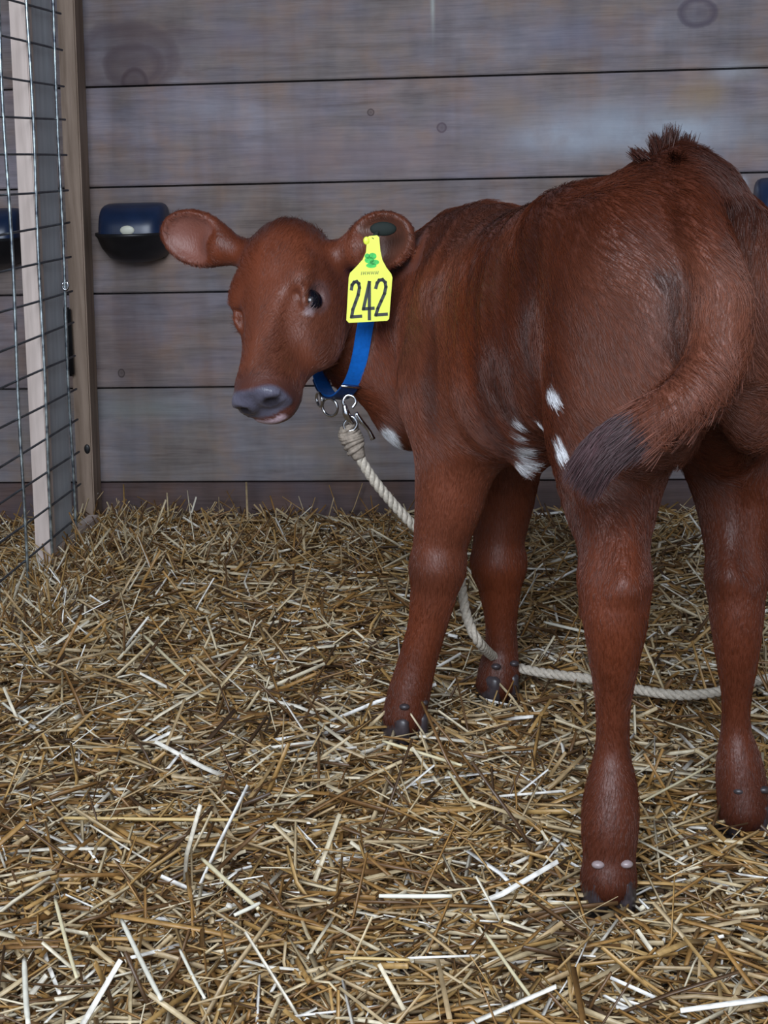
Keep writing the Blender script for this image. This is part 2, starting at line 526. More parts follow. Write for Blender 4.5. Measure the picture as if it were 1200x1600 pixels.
# trunk: s, t-centre, z-centre, half width, half height
loft(ORG, BF, [
    (-0.335, 0.000, 0.655, 0.070, 0.085),
    (-0.290, 0.000, 0.652, 0.105, 0.113),
    (-0.220, 0.000, 0.642, 0.118, 0.137),
    (-0.120, -0.004, 0.620, 0.124, 0.148),
    (0.000, -0.016, 0.587, 0.126, 0.158),
    (0.120, -0.030, 0.560, 0.116, 0.166),
    (0.230, -0.038, 0.548, 0.092, 0.165),
    (0.310, -0.038, 0.535, 0.066, 0.145),
    (0.370, -0.030, 0.520, 0.045, 0.105)], 0.05)
# hips, tail head, shoulder blades, withers
ell(c(-0.15, 0.080, 0.715), (0.05, 0.032, 0.035), BF, 0.05)
ell(c(-0.14, -0.088, 0.722), (0.05, 0.032, 0.035), BF, 0.05)
ell(c(-0.255, 0.0, 0.762), (0.06, 0.035, 0.032), BF, 0.05)
ell(c(0.245, -0.035, 0.672), (0.09, 0.036, 0.045), BF, 0.06)
ell(c(0.215, 0.035, 0.545), (0.060, 0.038, 0.115), BF, 0.05)
ell(c(0.280, -0.105, 0.545), (0.065, 0.042, 0.125), BF, 0.05)
# thighs and buttocks
ell(c(-0.248, 0.082, 0.600), (0.078, 0.055, 0.150), BF, 0.05)
ell(c(-0.225, -0.088, 0.590), (0.085, 0.058, 0.150), BF, 0.05)
ell(c(-0.315, 0.062, 0.585), (0.045, 0.050, 0.110), BF, 0.03)
ell(c(-0.300, -0.066, 0.585), (0.045, 0.050, 0.110), BF, 0.03)
# brisket and flank fold
ell(c(0.375, 0.010, 0.455), (0.060, 0.050, 0.070), BF, 0.05)
cone(c(-0.10, 0.060, 0.52), c(-0.19, 0.075, 0.50), 0.03, 0.035, 0.04)
# navel and sheath tuft
cone(c(0.04, 0.0, 0.43), c(0.05, 0.0, 0.41), 0.018, 0.012, 0.03)

# left hind leg (nearest)
chain([((0.1014, 1.6600, 0.5402), 0.072), ((0.0906, 1.6600, 0.4556), 0.058), ((0.0905, 1.6100, 0.4030), 0.040), ((0.0917, 1.5750, 0.3596), 0.035)], 0.035)
chain([((0.0917, 1.5750, 0.3596), 0.034), ((0.0915, 1.5650, 0.3240), 0.034), ((0.0910, 1.5700, 0.2728), 0.026), ((0.0907, 1.5800, 0.2187), 0.0185), ((0.0908, 1.5850, 0.1653), 0.0185),
       ((0.0894, 1.5750, 0.1173), 0.0285), ((0.0878, 1.5650, 0.0843), 0.0305), ((0.0871, 1.5600, 0.0528), 0.028), ((0.0864, 1.5550, 0.0287), 0.030)], 0.014)
cone((0.0769, 1.6000, 0.3526), (0.0751, 1.6000, 0.3204), 0.020, 0.020, 0.02)
cone((0.1044, 1.6000, 0.4334), (0.0968, 1.5480, 0.3603), 0.013, 0.017, 0.012)
cone((0.0968, 1.5480, 0.3603), (0.0954, 1.5560, 0.2916), 0.017, 0.010, 0.012)
cone((0.0739, 1.5500, 0.4382), (0.0722, 1.5300, 0.3823), 0.010, 0.008, 0.025, carve)
# right hind leg
chain([((0.2142, 1.8100, 0.5308), 0.074), ((0.2419, 1.8100, 0.4314), 0.055), ((0.2443, 1.7900, 0.3584), 0.039), ((0.2431, 1.7650, 0.3106), 0.033)], 0.035)
chain([((0.2431, 1.7650, 0.3106), 0.033), ((0.2430, 1.7550, 0.2667), 0.031), ((0.2453, 1.7550, 0.2116), 0.024), ((0.2472, 1.7650, 0.1601), 0.0170), ((0.2483, 1.7700, 0.1176), 0.0175),
       ((0.2526, 1.7650, 0.0746), 0.027), ((0.2566, 1.7600, 0.0437), 0.030), ((0.2581, 1.7550, 0.0235), 0.030)], 0.014)
cone((0.2345, 1.7900, 0.3895), (0.2341, 1.7420, 0.3169), 0.012, 0.016, 0.012)
cone((0.2341, 1.7420, 0.3169), (0.2399, 1.7420, 0.2395), 0.016, 0.009, 0.012)
cone((0.2577, 1.7450, 0.3922), (0.2559, 1.7300, 0.3355), 0.008, 0.008, 0.025, carve)
# left fore leg
chain([((-0.1072, 2.0600, 0.4973), 0.065), ((-0.1009, 2.0500, 0.4200), 0.053), ((-0.1054, 2.0500, 0.3490), 0.048), ((-0.1186, 2.0500, 0.2858), 0.038), ((-0.1242, 2.0450, 0.2461), 0.036)], 0.04)
chain([((-0.1242, 2.0450, 0.2461), 0.036), ((-0.1302, 2.0450, 0.2094), 0.032), ((-0.1408, 2.0450, 0.1584), 0.0265), ((-0.1552, 2.0450, 0.1067), 0.0265), ((-0.1665, 2.0400, 0.0658), 0.029),
       ((-0.1740, 2.0350, 0.0342), 0.030)], 0.014)
# right fore leg
chain([((-0.0326, 2.2300, 0.3861), 0.060), ((-0.0350, 2.2300, 0.2993), 0.044), ((-0.0429, 2.2250, 0.2419), 0.038), ((-0.0440, 2.2200, 0.2037), 0.039)], 0.04)
chain([((-0.0440, 2.2200, 0.2037), 0.038), ((-0.0424, 2.2200, 0.1641), 0.031), ((-0.0408, 2.2200, 0.1140), 0.0235), ((-0.0411, 2.2200, 0.0686), 0.0245), ((-0.0441, 2.2150, 0.0398), 0.030),
       ((-0.0470, 2.2100, 0.0211), 0.031)], 0.014)

# tail
chain([((0.1582, 1.6600, 0.7804), 0.022), ((0.1678, 1.6000, 0.7442), 0.024), ((0.1809, 1.5550, 0.6959), 0.026), ((0.1903, 1.5300, 0.6479), 0.028), ((0.1830, 1.5100, 0.6004), 0.029),
       ((0.1577, 1.4950, 0.5654), 0.028), ((0.1205, 1.4850, 0.5423), 0.025)], 0.018)

# neck: thick at the chest, turned back towards the camera
chain([(c(0.28, -0.02, 0.565), 0.082), ((-0.1971, 2.2350, 0.5664), 0.074), ((-0.2406, 2.2050, 0.5748), 0.066), ((-0.2908, 2.1900, 0.5999), 0.060)], 0.035)
cone(c(0.34, 0.01, 0.48), (-0.2436, 2.2000, 0.5154), 0.060, 0.050, 0.035)

cone(c(0.20, -0.035, 0.655), (-0.1703, 2.2450, 0.6345), 0.055, 0.048, 0.04)

# head
POLL = np.array((-0.3558, 2.1600, 0.7229)); NOSE = np.array((-0.3767, 1.9550, 0.5039))
A = NOSE - POLL; HLEN = np.linalg.norm(A); A /= HLEN
camdir = np.array([0.0, 0.0, 0.8]) - POLL; camdir /= np.linalg.norm(camdir)
U0 = camdir - A * (camdir @ A); U0 /= np.linalg.norm(U0)
S0 = np.cross(A, U0)            # to the image right or left; fixed below
if S0[0] < 0: S0 = -S0          # S0 points to image right
th = math.radians(45)
HU = U0 * math.cos(th) - S0 * math.sin(th)      # forehead normal, turned to the left of the picture
HS = S0 * math.cos(th) + U0 * math.sin(th)      # the calf's own left side (image right)
HF = np.stack([A, HS, HU])
def hd(a, s, u): return POLL + a * A + s * HS + u * HU
# a, s-centre, u-centre, half width, half depth
loft(POLL, HF, [
    (0.008, 0, -0.055, 0.048, 0.044),
    (0.045, 0, -0.060, 0.067, 0.060),
    (0.090, 0, -0.066, 0.073, 0.068),
    (0.130, 0, -0.070, 0.067, 0.068),
    (0.170, 0, -0.068, 0.051, 0.060),
    (0.210, 0, -0.063, 0.042, 0.051),
    (0.245, 0, -0.058, 0.041, 0.044),
    (0.270, 0, -0.055, 0.045, 0.041),
    (0.288, 0, -0.054, 0.040, 0.035)], 0.03, 2.2)
ell(hd(0.055, 0, -0.020), (0.048, 0.048, 0.024), HF, 0.025)                       # forehead
for s_ in (-1, 1):
    ell(hd(0.106, s_ * 0.053, -0.022), (0.032, 0.016, 0.013), HF, 0.02)           # brow
    ell(hd(0.175, s_ * 0.052, -0.026), (0.040, 0.014, 0.012), HF, 0.02, carve)    # hollow below the eye
    ell(hd(0.158, s_ * 0.046, -0.092), (0.050, 0.022, 0.040), HF, 0.03)           # cheek
    ell(hd(0.286, s_ * 0.020, -0.041), (0.014, 0.016, 0.016), HF, 0.012)          # nostril wing
ell(hd(0.268, 0, -0.078), (0.030, 0.036, 0.022), HF, 0.010)                      # lower lip and chin
for s_ in (-1, 1):
    ell(hd(0.134, s_ * 0.066, -0.048), (0.0165, 0.011, 0.0145), HF, 0.003, carve)   # eye socket
    ell(hd(0.301, s_ * 0.023, -0.042), (0.012, 0.0095, 0.0085), HF, 0.005, carve)   # nostril
    cone(hd(0.300, s_ * 0.030, -0.044), hd(0.283, s_ * 0.047, -0.046), 0.0055, 0.003, 0.004, carve)
    for side_, du, rr_ in ((1, 0.0180, 0.0046), (-1, 0.0160, 0.0028)):               # eyelids
        arc = [hd(0.134 + 0.0195 * math.cos(t), s_ * (0.0590 + 0.0035 * (side_ < 0) - 0.0020 * math.cos(t) ** 2), -0.047 + side_ * du * math.sin(t)) for t in np.linspace(0.0, math.pi, 7)]
        for p0, p1 in zip(arc[:-1], arc[1:]): cone(p0, p1, rr_, rr_, 0.004)
cone(hd(0.305, 0, -0.050), hd(0.300, 0, -0.064), 0.0020, 0.0020, 0.003, carve)      # groove in the upper lip
cone(hd(0.303, -0.03, -0.070), hd(0.303, 0.03, -0.070), 0.0045, 0.0045, 0.004, carve)   # mouth
cone(hd(0.299, 0.03, -0.070), hd(0.262, 0.048, -0.078), 0.0028, 0.0012, 0.004, carve)
cone(hd(0.299, -0.03, -0.070), hd(0.262, -0.048, -0.078), 0.0028, 0.0012, 0.004, carve)

def ear(root, tip, normal, halfw, k=0.012):
    """cupped leaf-shaped ear, hollow side along normal"""
    root = np.array(root, float); tip = np.array(tip, float)
    ln = np.linalg.norm(tip - root)
    R = frame(tip - root, normal)      # e1 along the ear, e2 the hollow's direction, e3 across
    mid = root + (tip - root) * 0.54
    ell(mid, (ln * 0.50, 0.021, halfw), R, k)
    ell(mid + R[1] * 0.017 + R[0] * 0.004, (ln * 0.44, 0.021, halfw * 0.86), R, 0.006, carve)
    cone(root - R[0] * 0.012, root + R[0] * 0.025, 0.020, 0.020, 0.02)
    return R, mid
EAR_R = ear((-0.4126, 2.1800, 0.6732), (-0.5189, 2.2000, 0.7066), np.array([0.25, -0.9, -0.15]), 0.040)
EAR_L = ear((-0.2518, 2.1500, 0.6695), (-0.1580, 2.1200, 0.6981), np.array([-0.25, -0.95, 0.05]), 0.042)

def surface_nets(F):
    ins = F < 0
    n = np.array(F.shape)
    cs = n - 1
    cnt = np.zeros(cs, np.int8)
    for dx in (0, 1):
        for dy in (0, 1):
            for dz in (0, 1):
                cnt += ins[dx:dx + cs[0], dy:dy + cs[1], dz:dz + cs[2]]
    cells = np.argwhere((cnt > 0) & (cnt < 8))
    idx = -np.ones(cs, np.int64); idx[tuple(cells.T)] = np.arange(len(cells))
    acc = np.zeros((len(cells), 3)); num = np.zeros(len(cells))
    corners = [(a, b, c_) for a in (0, 1) for b in (0, 1) for c_ in (0, 1)]
    for a in corners:
        for ax_ in range(3):
            if a[ax_] == 0:
                b = list(a); b[ax_] = 1
                fa = F[tuple((cells + a).T)]; fb = F[tuple((cells + b).T)]
                m = (fa < 0) != (fb < 0)
                t = fa[m] / (fa[m] - fb[m])
                pos = np.array(a, float) + t[:, None] * (np.array(b) - np.array(a))
                acc[m] += pos; num[m] += 1
    V = cells + acc / num[:, None]
    quads = []
    for ax_ in range(3):
        o1, o2 = [(1, 2), (2, 0), (0, 1)][ax_]
        sl0 = [slice(None)] * 3; sl1 = [slice(None)] * 3
        sl0[ax_] = slice(0, -1); sl1[ax_] = slice(1, None)
        s0, s1 = ins[tuple(sl0)], ins[tuple(sl1)]
        e = np.argwhere(s0 != s1)
        e = e[(e[:, o1] > 0) & (e[:, o2] > 0) & (e[:, o1] < cs[o1]) & (e[:, o2] < cs[o2])]
        flip = ins[tuple(e.T)]
        d1 = np.zeros(3, int); d1[o1] = 1
        d2 = np.zeros(3, int); d2[o2] = 1
        q = np.stack([idx[tuple((e - d1 - d2).T)], idx[tuple((e - d2).T)], idx[tuple(e.T)], idx[tuple((e - d1).T)]], 1)
        q[~flip] = q[~flip][:, ::-1]
        quads.append(q)
    Q = np.concatenate(quads)
    Q = Q[(Q >= 0).all(1)]
    return V, Q

V, Q = surface_nets(F)
V = GLO + V * DX
# keep the largest connected shell and relax the grid steps
lab = np.arange(len(V))
for _ in range(400):
    m = lab[Q].min(1)
    old = lab.copy()
    for k in range(4): np.minimum.at(lab, Q[:, k], m)
    lab = lab[lab]
    if (lab == old).all(): break
big = np.bincount(lab).argmax()
keep = lab == big
remap = np.cumsum(keep) - 1
Q = remap[Q[keep[Q].all(1)]]; V = V[keep]
E_ = np.concatenate([Q[:, [0, 1]], Q[:, [1, 2]], Q[:, [2, 3]], Q[:, [3, 0]]])
E_ = np.unique(np.sort(E_, 1), axis=0)
def smooth(V, n, lam=0.5):
    for _ in range(n):
        for l in (lam, -lam * 1.03):
            s = np.zeros_like(V); c_ = np.zeros(len(V))
            np.add.at(s, E_[:, 0], V[E_[:, 1]]); np.add.at(s, E_[:, 1], V[E_[:, 0]])
            np.add.at(c_, E_[:, 0], 1); np.add.at(c_, E_[:, 1], 1)
            V = V + l * (s / c_[:, None] - V)
    return V
V = smooth(V, 3)
def vertex_normals(V, Q):
    n = np.cross(V[Q[:, 2]] - V[Q[:, 0]], V[Q[:, 3]] - V[Q[:, 1]])
    out = np.zeros_like(V)
    for k in range(4): np.add.at(out, Q[:, k], n)
    return out / (np.linalg.norm(out, axis=1)[:, None] + 1e-12)

def smoothstep(a, b, x):
    t = np.clip((x - a) / (b - a), 0, 1); return t * t * (3 - 2 * t)

def vnoise(p, f, seed=0):
    r = np.random.default_rng(seed)
    out = np.zeros(len(p))
    for _ in range(6):
        d = r.normal(size=3); d /= np.linalg.norm(d)
        out += np.sin(p @ d * f * r.uniform(0.7, 1.4) + r.uniform(0, 6.28))
    return out / 6 * 1.6

RED = np.array([0.118, 0.026, 0.009]); DARK = np.array([0.034, 0.009, 0.005]); LIGHT = np.array([0.165, 0.058, 0.034])
WHITE = np.array([0.72, 0.72, 0.74]); PINK = np.array([0.20, 0.080, 0.060])
WHITE_SPOTS = [  # centre, radius
    ((-0.0216, 1.7942, 0.4885), 0.008), ((-0.0189, 1.8206, 0.466), 0.009), ((-0.0116, 1.8677, 0.4372), 0.013), ((0.0001, 1.9103, 0.4141), 0.015),
    ((0.0254, 1.634, 0.5505), 0.009), ((0.0309, 1.631, 0.497), 0.006), ((0.0335, 1.625, 0.487), 0.007), ((0.0096, 1.733, 0.500), 0.006),
    ((-0.203, 2.183, 0.396), 0.018), ((-0.207, 2.165, 0.410), 0.016)]
def coat_colour(p):
    n1 = vnoise(p, 28, 1); n2 = vnoise(p, 90, 2); n3 = vnoise(p, 9, 3)
    q = p - ORG
    s = q @ H; z = p[:, 2]
    col = RED[None] * (1 + 0.22 * n1 + 0.12 * n2)[:, None]
    def mixin(w, c_): 
        nonlocal col
        w = np.clip(w, 0, 1)[:, None]; col = col * (1 - w) + np.array(c_)[None] * w
    mixin(0.45 * smoothstep(-0.1, 0.7, n3), DARK)
    mixin(0.35 * smoothstep(0.1, 0.8, -n3), LIGHT)
    # upright bands of damp hair over ribs, fold shade and sheen painted in
    qt = q @ L
    wave = np.sin(s * 150 + 2.2 * vnoise(p, 14, 31) + 1.5 * np.sin(z * 14)) * 0.32 + vnoise(p * np.array([1, 1, 0.35]), 70, 32) * 0.95
    rib = smoothstep(-0.22, -0.12, s) * smoothstep(0.36, 0.24, s) * smoothstep(0.40, 0.47, z)
    mixin(0.60 * rib * smoothstep(0.0, 0.9, wave), DARK)
    mixin(0.35 * rib * smoothstep(0.1, 0.9, -wave), LIGHT)
    hind = smoothstep(-0.12, -0.2, s) * smoothstep(0.45, 0.52, z)
    mixin(0.50 * hind * smoothstep(0.1, 0.9, n1 * 0.6 + n2 * 0.7), DARK)
    # paler hair over the buttocks and the root of the tail
    w = smoothstep(-0.20, -0.32, s) * smoothstep(0.42, 0.5, z) * smoothstep(0.74, 0.66, z)
    mixin(0.8 * w * (0.8 + 0.3 * n1), LIGHT)
    # dark hair along the spine
    mixin(0.55 * np.exp(-((q @ L) / 0.05) ** 2) * smoothstep(0.66, 0.74, z) * (s < 0.4), DARK)
    mixin(0.75 * np.exp(-(((s + 0.27) / 0.05) ** 2 + ((q @ L) / 0.035) ** 2)) * smoothstep(0.74, 0.79, z), DARK)
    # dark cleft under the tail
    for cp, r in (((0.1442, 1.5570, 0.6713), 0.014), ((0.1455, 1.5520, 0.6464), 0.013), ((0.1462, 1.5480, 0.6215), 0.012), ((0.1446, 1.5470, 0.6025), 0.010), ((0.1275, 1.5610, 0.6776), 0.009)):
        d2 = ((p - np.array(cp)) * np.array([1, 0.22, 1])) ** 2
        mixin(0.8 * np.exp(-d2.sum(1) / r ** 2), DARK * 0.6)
    # white marks
    for cp, r in WHITE_SPOTS:
        d = np.linalg.norm((p - np.array(cp)) * np.array([1, 0.30, 1]), axis=1) / r
        mixin(0.95 * smoothstep(1.25, 0.75, d + 0.35 * n2), WHITE)
    # head: muzzle, nose pad, lips, eye rims, inside of the ears
    h_ = (p - POLL) @ HF.T
    on = (h_[:, 0] > 0.20) & (h_[:, 0] < 0.34) & (np.abs(h_[:, 1]) < 0.07) & (h_[:, 2] > -0.14) & (h_[:, 2] < 0.03)
    crown = (h_[:, 0] > -0.03) & (h_[:, 0] < 0.10) & (np.abs(h_[:, 1]) < 0.08) & (h_[:, 2] > -0.09) & (h_[:, 2] < 0.05)
    mixin(crown * 0.6 * smoothstep(0.06, 0.01, h_[:, 0]) * (1 + 0.4 * n2), DARK)
    face = (h_[:, 0] > 0.0) & (h_[:, 0] < 0.26) & (np.abs(h_[:, 1]) < 0.09) & (h_[:, 2] > -0.12) & (h_[:, 2] < 0.03)
    mixin(face * 0.35 * smoothstep(0.0, 0.8, vnoise(p * np.array([1, 1, 0.5]), 75, 41)), DARK)
    mixin(on * smoothstep(0.250, 0.272, h_[:, 0]) * 0.75, (0.070, 0.024, 0.018))
    pad = smoothstep(0.278, 0.287, h_[:, 0] + 0.004 * n2) * smoothstep(-0.070, -0.066, h_[:, 2])
    mixin(on * pad, np.array([0.085, 0.080, 0.110]))
    mixin(on * pad * smoothstep(0.1, 0.7, n2) * 0.5, (0.16, 0.15, 0.20))  # lighter blotches paint specular glints into the nose colour
    for s_ in (-1, 1):
        d = np.linalg.norm((h_ - np.array([0.300, s_ * 0.024, -0.042])) * np.array([0.7, 1, 1]), axis=1)
        mixin(on * 0.85 * smoothstep(0.016, 0.009, d), (0.012, 0.010, 0.014))
    mixin(on * smoothstep(0.274, 0.284, h_[:, 0]) * smoothstep(-0.072, -0.075, h_[:, 2]) * smoothstep(-0.086, -0.082, h_[:, 2]) * smoothstep(0.030, 0.022, np.abs(h_[:, 1] + 0.008)), (0.50, 0.36, 0.40))
    for s_ in (-1, 1):
        d = np.linalg.norm((h_ - np.array([0.130, s_ * 0.066, -0.053])) * np.array([0.8, 0.7, 1.1]), axis=1)
        mixin(0.8 * smoothstep(0.023, 0.017, d), (0.11, 0.055, 0.05))
    d = np.linalg.norm(h_ - np.array([0.157, 0.060, -0.045]), axis=1)
    mixin(0.5 * smoothstep(0.009, 0.004, d), (0.36, 0.30, 0.32))
    for (R, mid), tone in ((EAR_R, PINK), (EAR_L, (0.085, 0.035, 0.022))):
        e = (p - mid) @ R.T
        inside = (np.abs(e[:, 0]) < 0.052) & (np.abs(e[:, 2]) < 0.038) & (e[:, 1] > -0.016) & (e[:, 1] < 0.012)
        mixin(0.9 * inside * smoothstep(1.15, 0.35, (e[:, 0] / 0.052) ** 2 + (e[:, 2] / 0.038) ** 2) * (1 - 0.35 * np.abs(n2)), tone)
        mixin(0.85 * inside * smoothstep(0.022, 0.004, np.linalg.norm(e - np.array([-0.035, -0.002, 0.005]), axis=1)), (0.05, 0.03, 0.025))
    # legs a little darker towards the hooves
    mixin(0.35 * smoothstep(0.10, 0.02, z), DARK)
    return np.clip(col, 0.003, 0.9)

def np_mesh(name, V, Q, smooth_=True):
    me = bpy.data.meshes.new(name)
    me.vertices.add(len(V)); me.vertices.foreach_set('co', np.asarray(V, np.float32).ravel())
    k = Q.shape[1]
    me.loops.add(Q.size); me.loops.foreach_set('vertex_index', Q.ravel().astype(np.int32))
    me.polygons.add(len(Q))
    me.polygons.foreach_set('loop_start', (np.arange(len(Q)) * k).astype(np.int32))
    me.polygons.foreach_set('loop_total', np.full(len(Q), k, np.int32))
    me.update(calc_edges=True)
    me.validate()
    if smooth_: me.polygons.foreach_set('use_smooth', [True] * len(me.polygons))
    return me

# shallow folds over the ribs and flank, and a slightly uneven coat everywhere
_s = (V - ORG) @ H
_w = np.sin(_s * 150 + 2.2 * vnoise(V, 14, 31) + 1.5 * np.sin(V[:, 2] * 14)) * 0.32 + vnoise(V * np.array([1, 1, 0.35]), 70, 32) * 0.95
_m = smoothstep(-0.22, -0.12, _s) * smoothstep(0.36, 0.24, _s) * smoothstep(0.40, 0.47, V[:, 2])
V = V + vertex_normals(V, Q) * (-0.0022 * _m * _w)[:, None]

def coat_material():
    m, nt, b = mat('red_calf_coat')
    a = nt.nodes.new('ShaderNodeAttribute'); a.attribute_name = 'coat'
    nt.links.new(a.outputs['Color'], b.inputs['Base Color'])
    f = noise(nt, coords(nt, (60, 60, 22)), 6.0, 3, 0.5)
    nt.links.new(math_(nt, 'MULTIPLY_ADD', a.outputs['Alpha'], 0.20, 0.24), b.inputs['Roughness'])
    b.inputs['Specular IOR Level'].default_value = 0.35
    b.inputs['Sheen Weight'].default_value = 0.05
    b.inputs['Sheen Tint'].default_value = (0.9, 0.75, 0.85, 1)
    bump(nt, b, f, 0.35, 0.003)
    return m
M_coat = coat_material()

calf = empty('calf', tuple(ORG))
tag(calf, 'reddish-brown calf standing in straw, rump towards us and head turned back', 'calf')
me = np_mesh('body', V - ORG, Q)
at = me.color_attributes.new('coat', 'FLOAT_COLOR', 'POINT')
colr = coat_colour(V)
_h = (V - POLL) @ HF.T
wet = 1 - smoothstep(0.276, 0.286, _h[:, 0]) * (np.abs(_h[:, 1]) < 0.06) * (_h[:, 0] < 0.34) * (_h[:, 2] > -0.14) * (_h[:, 2] < 0.03)
at.data.foreach_set('color', np.concatenate([colr, wet[:, None]], 1).astype(np.float32).ravel())
body = link('body', me, M_coat, calf)

# ------------------------------------------------------------------ coat hair
def hair_material():
    m, nt, b = mat('coat_hair')
    a = nt.nodes.new('ShaderNodeAttribute'); a.attribute_name = 'tint'
    nt.links.new(a.outputs['Color'], b.inputs['Base Color'])
    b.inputs['Roughness'].default_value = 0.36
    b.inputs['Specular IOR Level'].default_value = 0.40
    return m
M_hair = hair_material()

def add_hair(name, roots, dirs, norms, length, lift, radius, cols, parent, off, kind=None, npt=4):
    n = len(roots)
    ts = np.linspace(0, 1, npt)
    P_ = np.zeros((n, npt, 3))
    for i, t in enumerate(ts):
        P_[:, i] = roots + dirs * (length * t)[:, None] + norms * (lift * length * (t - 0.75 * t * t))[:, None] - norms * 0.0008
    hc = bpy.data.hair_curves.new(name)
    hc.add_curves([npt] * n)
    hc.attributes['position'].data.foreach_set('vector', (P_ - off).astype(np.float32).ravel())
    ra = hc.attributes.get('radius') or hc.attributes.new('radius', 'FLOAT', 'POINT')
    ra.data.foreach_set('value', (radius[:, None] * (1 - 0.75 * ts[None])).astype(np.float32).ravel())
    ca = hc.attributes.new('tint', 'FLOAT_COLOR', 'CURVE')
    ca.data.foreach_set('color', np.concatenate([cols, np.ones((n, 1))], 1).astype(np.float32).ravel())
    hc.materials.append(M_hair)
    o = bpy.data.objects.new(name, hc); C.objects.link(o); o.parent = parent
    if kind: o['kind'] = kind
    return o

tri = np.concatenate([Q[:, [0, 1, 2]], Q[:, [0, 2, 3]]])
va, vb, vc = V[tri[:, 0]], V[tri[:, 1]], V[tri[:, 2]]
fn = np.cross(vb - va, vc - va); area = np.linalg.norm(fn, axis=1) / 2; fn /= (2 * area[:, None] + 1e-12)
NH = 210000
pick = rng.choice(len(tri), NH, p=area / area.sum())
r1 = np.sqrt(rng.random(NH)); r2 = rng.random(NH)
roots = va[pick] * (1 - r1)[:, None] + vb[pick] * (r1 * (1 - r2))[:, None] + vc[pick] * (r1 * r2)[:, None]
nrm = fn[pick]
hh = (roots - POLL) @ HF.T
is_head = (hh[:, 0] > -0.02) & (hh[:, 0] < 0.34) & (np.abs(hh[:, 1]) < 0.095) & (hh[:, 2] > -0.15) & (hh[:, 2] < 0.04)
ear_m = np.zeros(NH, bool)
for R, mid in (EAR_R, EAR_L):
    e = (roots - mid) @ R.T
    ear_m |= (np.abs(e[:, 0]) < 0.062) & (np.abs(e[:, 2]) < 0.05) & (np.abs(e[:, 1]) < 0.03)
is_nose = is_head & (hh[:, 0] > 0.272)
eye_m = np.zeros(NH, bool)
for s_ in (-1, 1):
    eye_m |= np.linalg.norm(hh - np.array([0.130, s_ * 0.068, -0.053]), axis=1) < 0.018
zz = roots[:, 2]
leg = smoothstep(0.46, 0.36, zz)
flow = -H[None] * 0.75 + np.array([[0, 0, -0.6]])
flow = flow * (1 - leg)[:, None] + np.array([[0, 0, -1.0]]) * leg[:, None] + 0.0
flow = np.where(is_head[:, None], (-A[None] * 0.8 + 0.4 * np.sign(hh[:, 1])[:, None] * HS[None]), flow)
w1 = vnoise(roots, 45, 21); w2 = vnoise(roots, 45, 22); w3 = vnoise(roots, 45, 23)
flow = flow + 0.55 * np.stack([w1, w2, w3 * 0.5], 1) * np.where(is_head, 0.5, 1 - 0.5 * leg)[:, None] + rng.normal(0, 0.12, (NH, 3))
flow -= nrm * (flow * nrm).sum(1)[:, None]
flow /= np.linalg.norm(flow, axis=1)[:, None] + 1e-9
ln = np.where(is_head, 0.011, 0.018 - 0.007 * leg) * rng.uniform(0.6, 1.25, NH)
ln = np.where(ear_m, 0.008, ln)
keep = ~(is_nose | eye_m)
hc_col = coat_colour(roots) * rng.uniform(0.75, 1.35, (NH, 1))
rad = np.where(is_head | (leg > 0.5), 0.00026, 0.00034)
add_hair('coat_hair', roots[keep], flow[keep], nrm[keep], ln[keep], np.where(ear_m | is_head, 0.3, 0.42)[keep], rad[keep], np.clip(hc_col, 0, 1)[keep], calf, ORG, 'stuff')

# tail switch: long hair from the end of the tail bone
def path_hair(name, path, n, rr, length, spread, col, droop=0.0, parent=calf):
    pp = np.array(catmull(path, 8))
    k = rng.integers(0, len(pp) - 1, n); f_ = rng.random(n)[:, None]
    base = pp[k] * (1 - f_) + pp[k + 1] * f_
    tan = pp[k + 1] - pp[k]; tan /= np.linalg.norm(tan, axis=1)[:, None]
    rnd = rng.normal(size=(n, 3)); rnd -= tan * (rnd * tan).sum(1)[:, None]; rnd /= np.linalg.norm(rnd, axis=1)[:, None]
    roots_ = base + rnd * (rr * np.sqrt(rng.random(n)))[:, None]
    d = tan + rnd * spread + rng.normal(0, 0.08, (n, 3)) + np.array([0, 0, -droop]); d /= np.linalg.norm(d, axis=1)[:, None]
    cols = np.array(col)[None] * rng.uniform(0.6, 1.5, (n, 1))
    return add_hair(name, roots_, d, rnd, length * rng.uniform(0.5, 1.1, n), 0.05, np.full(n, 0.00045), cols, parent, ORG, 'stuff')
sw = path_hair('tail_switch', [(0.1296, 1.4850, 0.5453), (0.0988, 1.4800, 0.5358), (0.0805, 1.4800, 0.5246), (0.0664, 1.4800, 0.5108)], 6000, 0.021, 0.042, 0.05, (0.050, 0.022, 0.024), 0.45)
sw['label'] = 'dark purplish tail switch'
tl = path_hair('tail_hair', [(0.1809, 1.5550, 0.6959), (0.1903, 1.5300, 0.6479), (0.1830, 1.5100, 0.6004), (0.1577, 1.4950, 0.5654), (0.1205, 1.4850, 0.5423)], 9000, 0.027, 0.035, 0.10, (0.150, 0.050, 0.030), 0.1)
tf_n = 1500
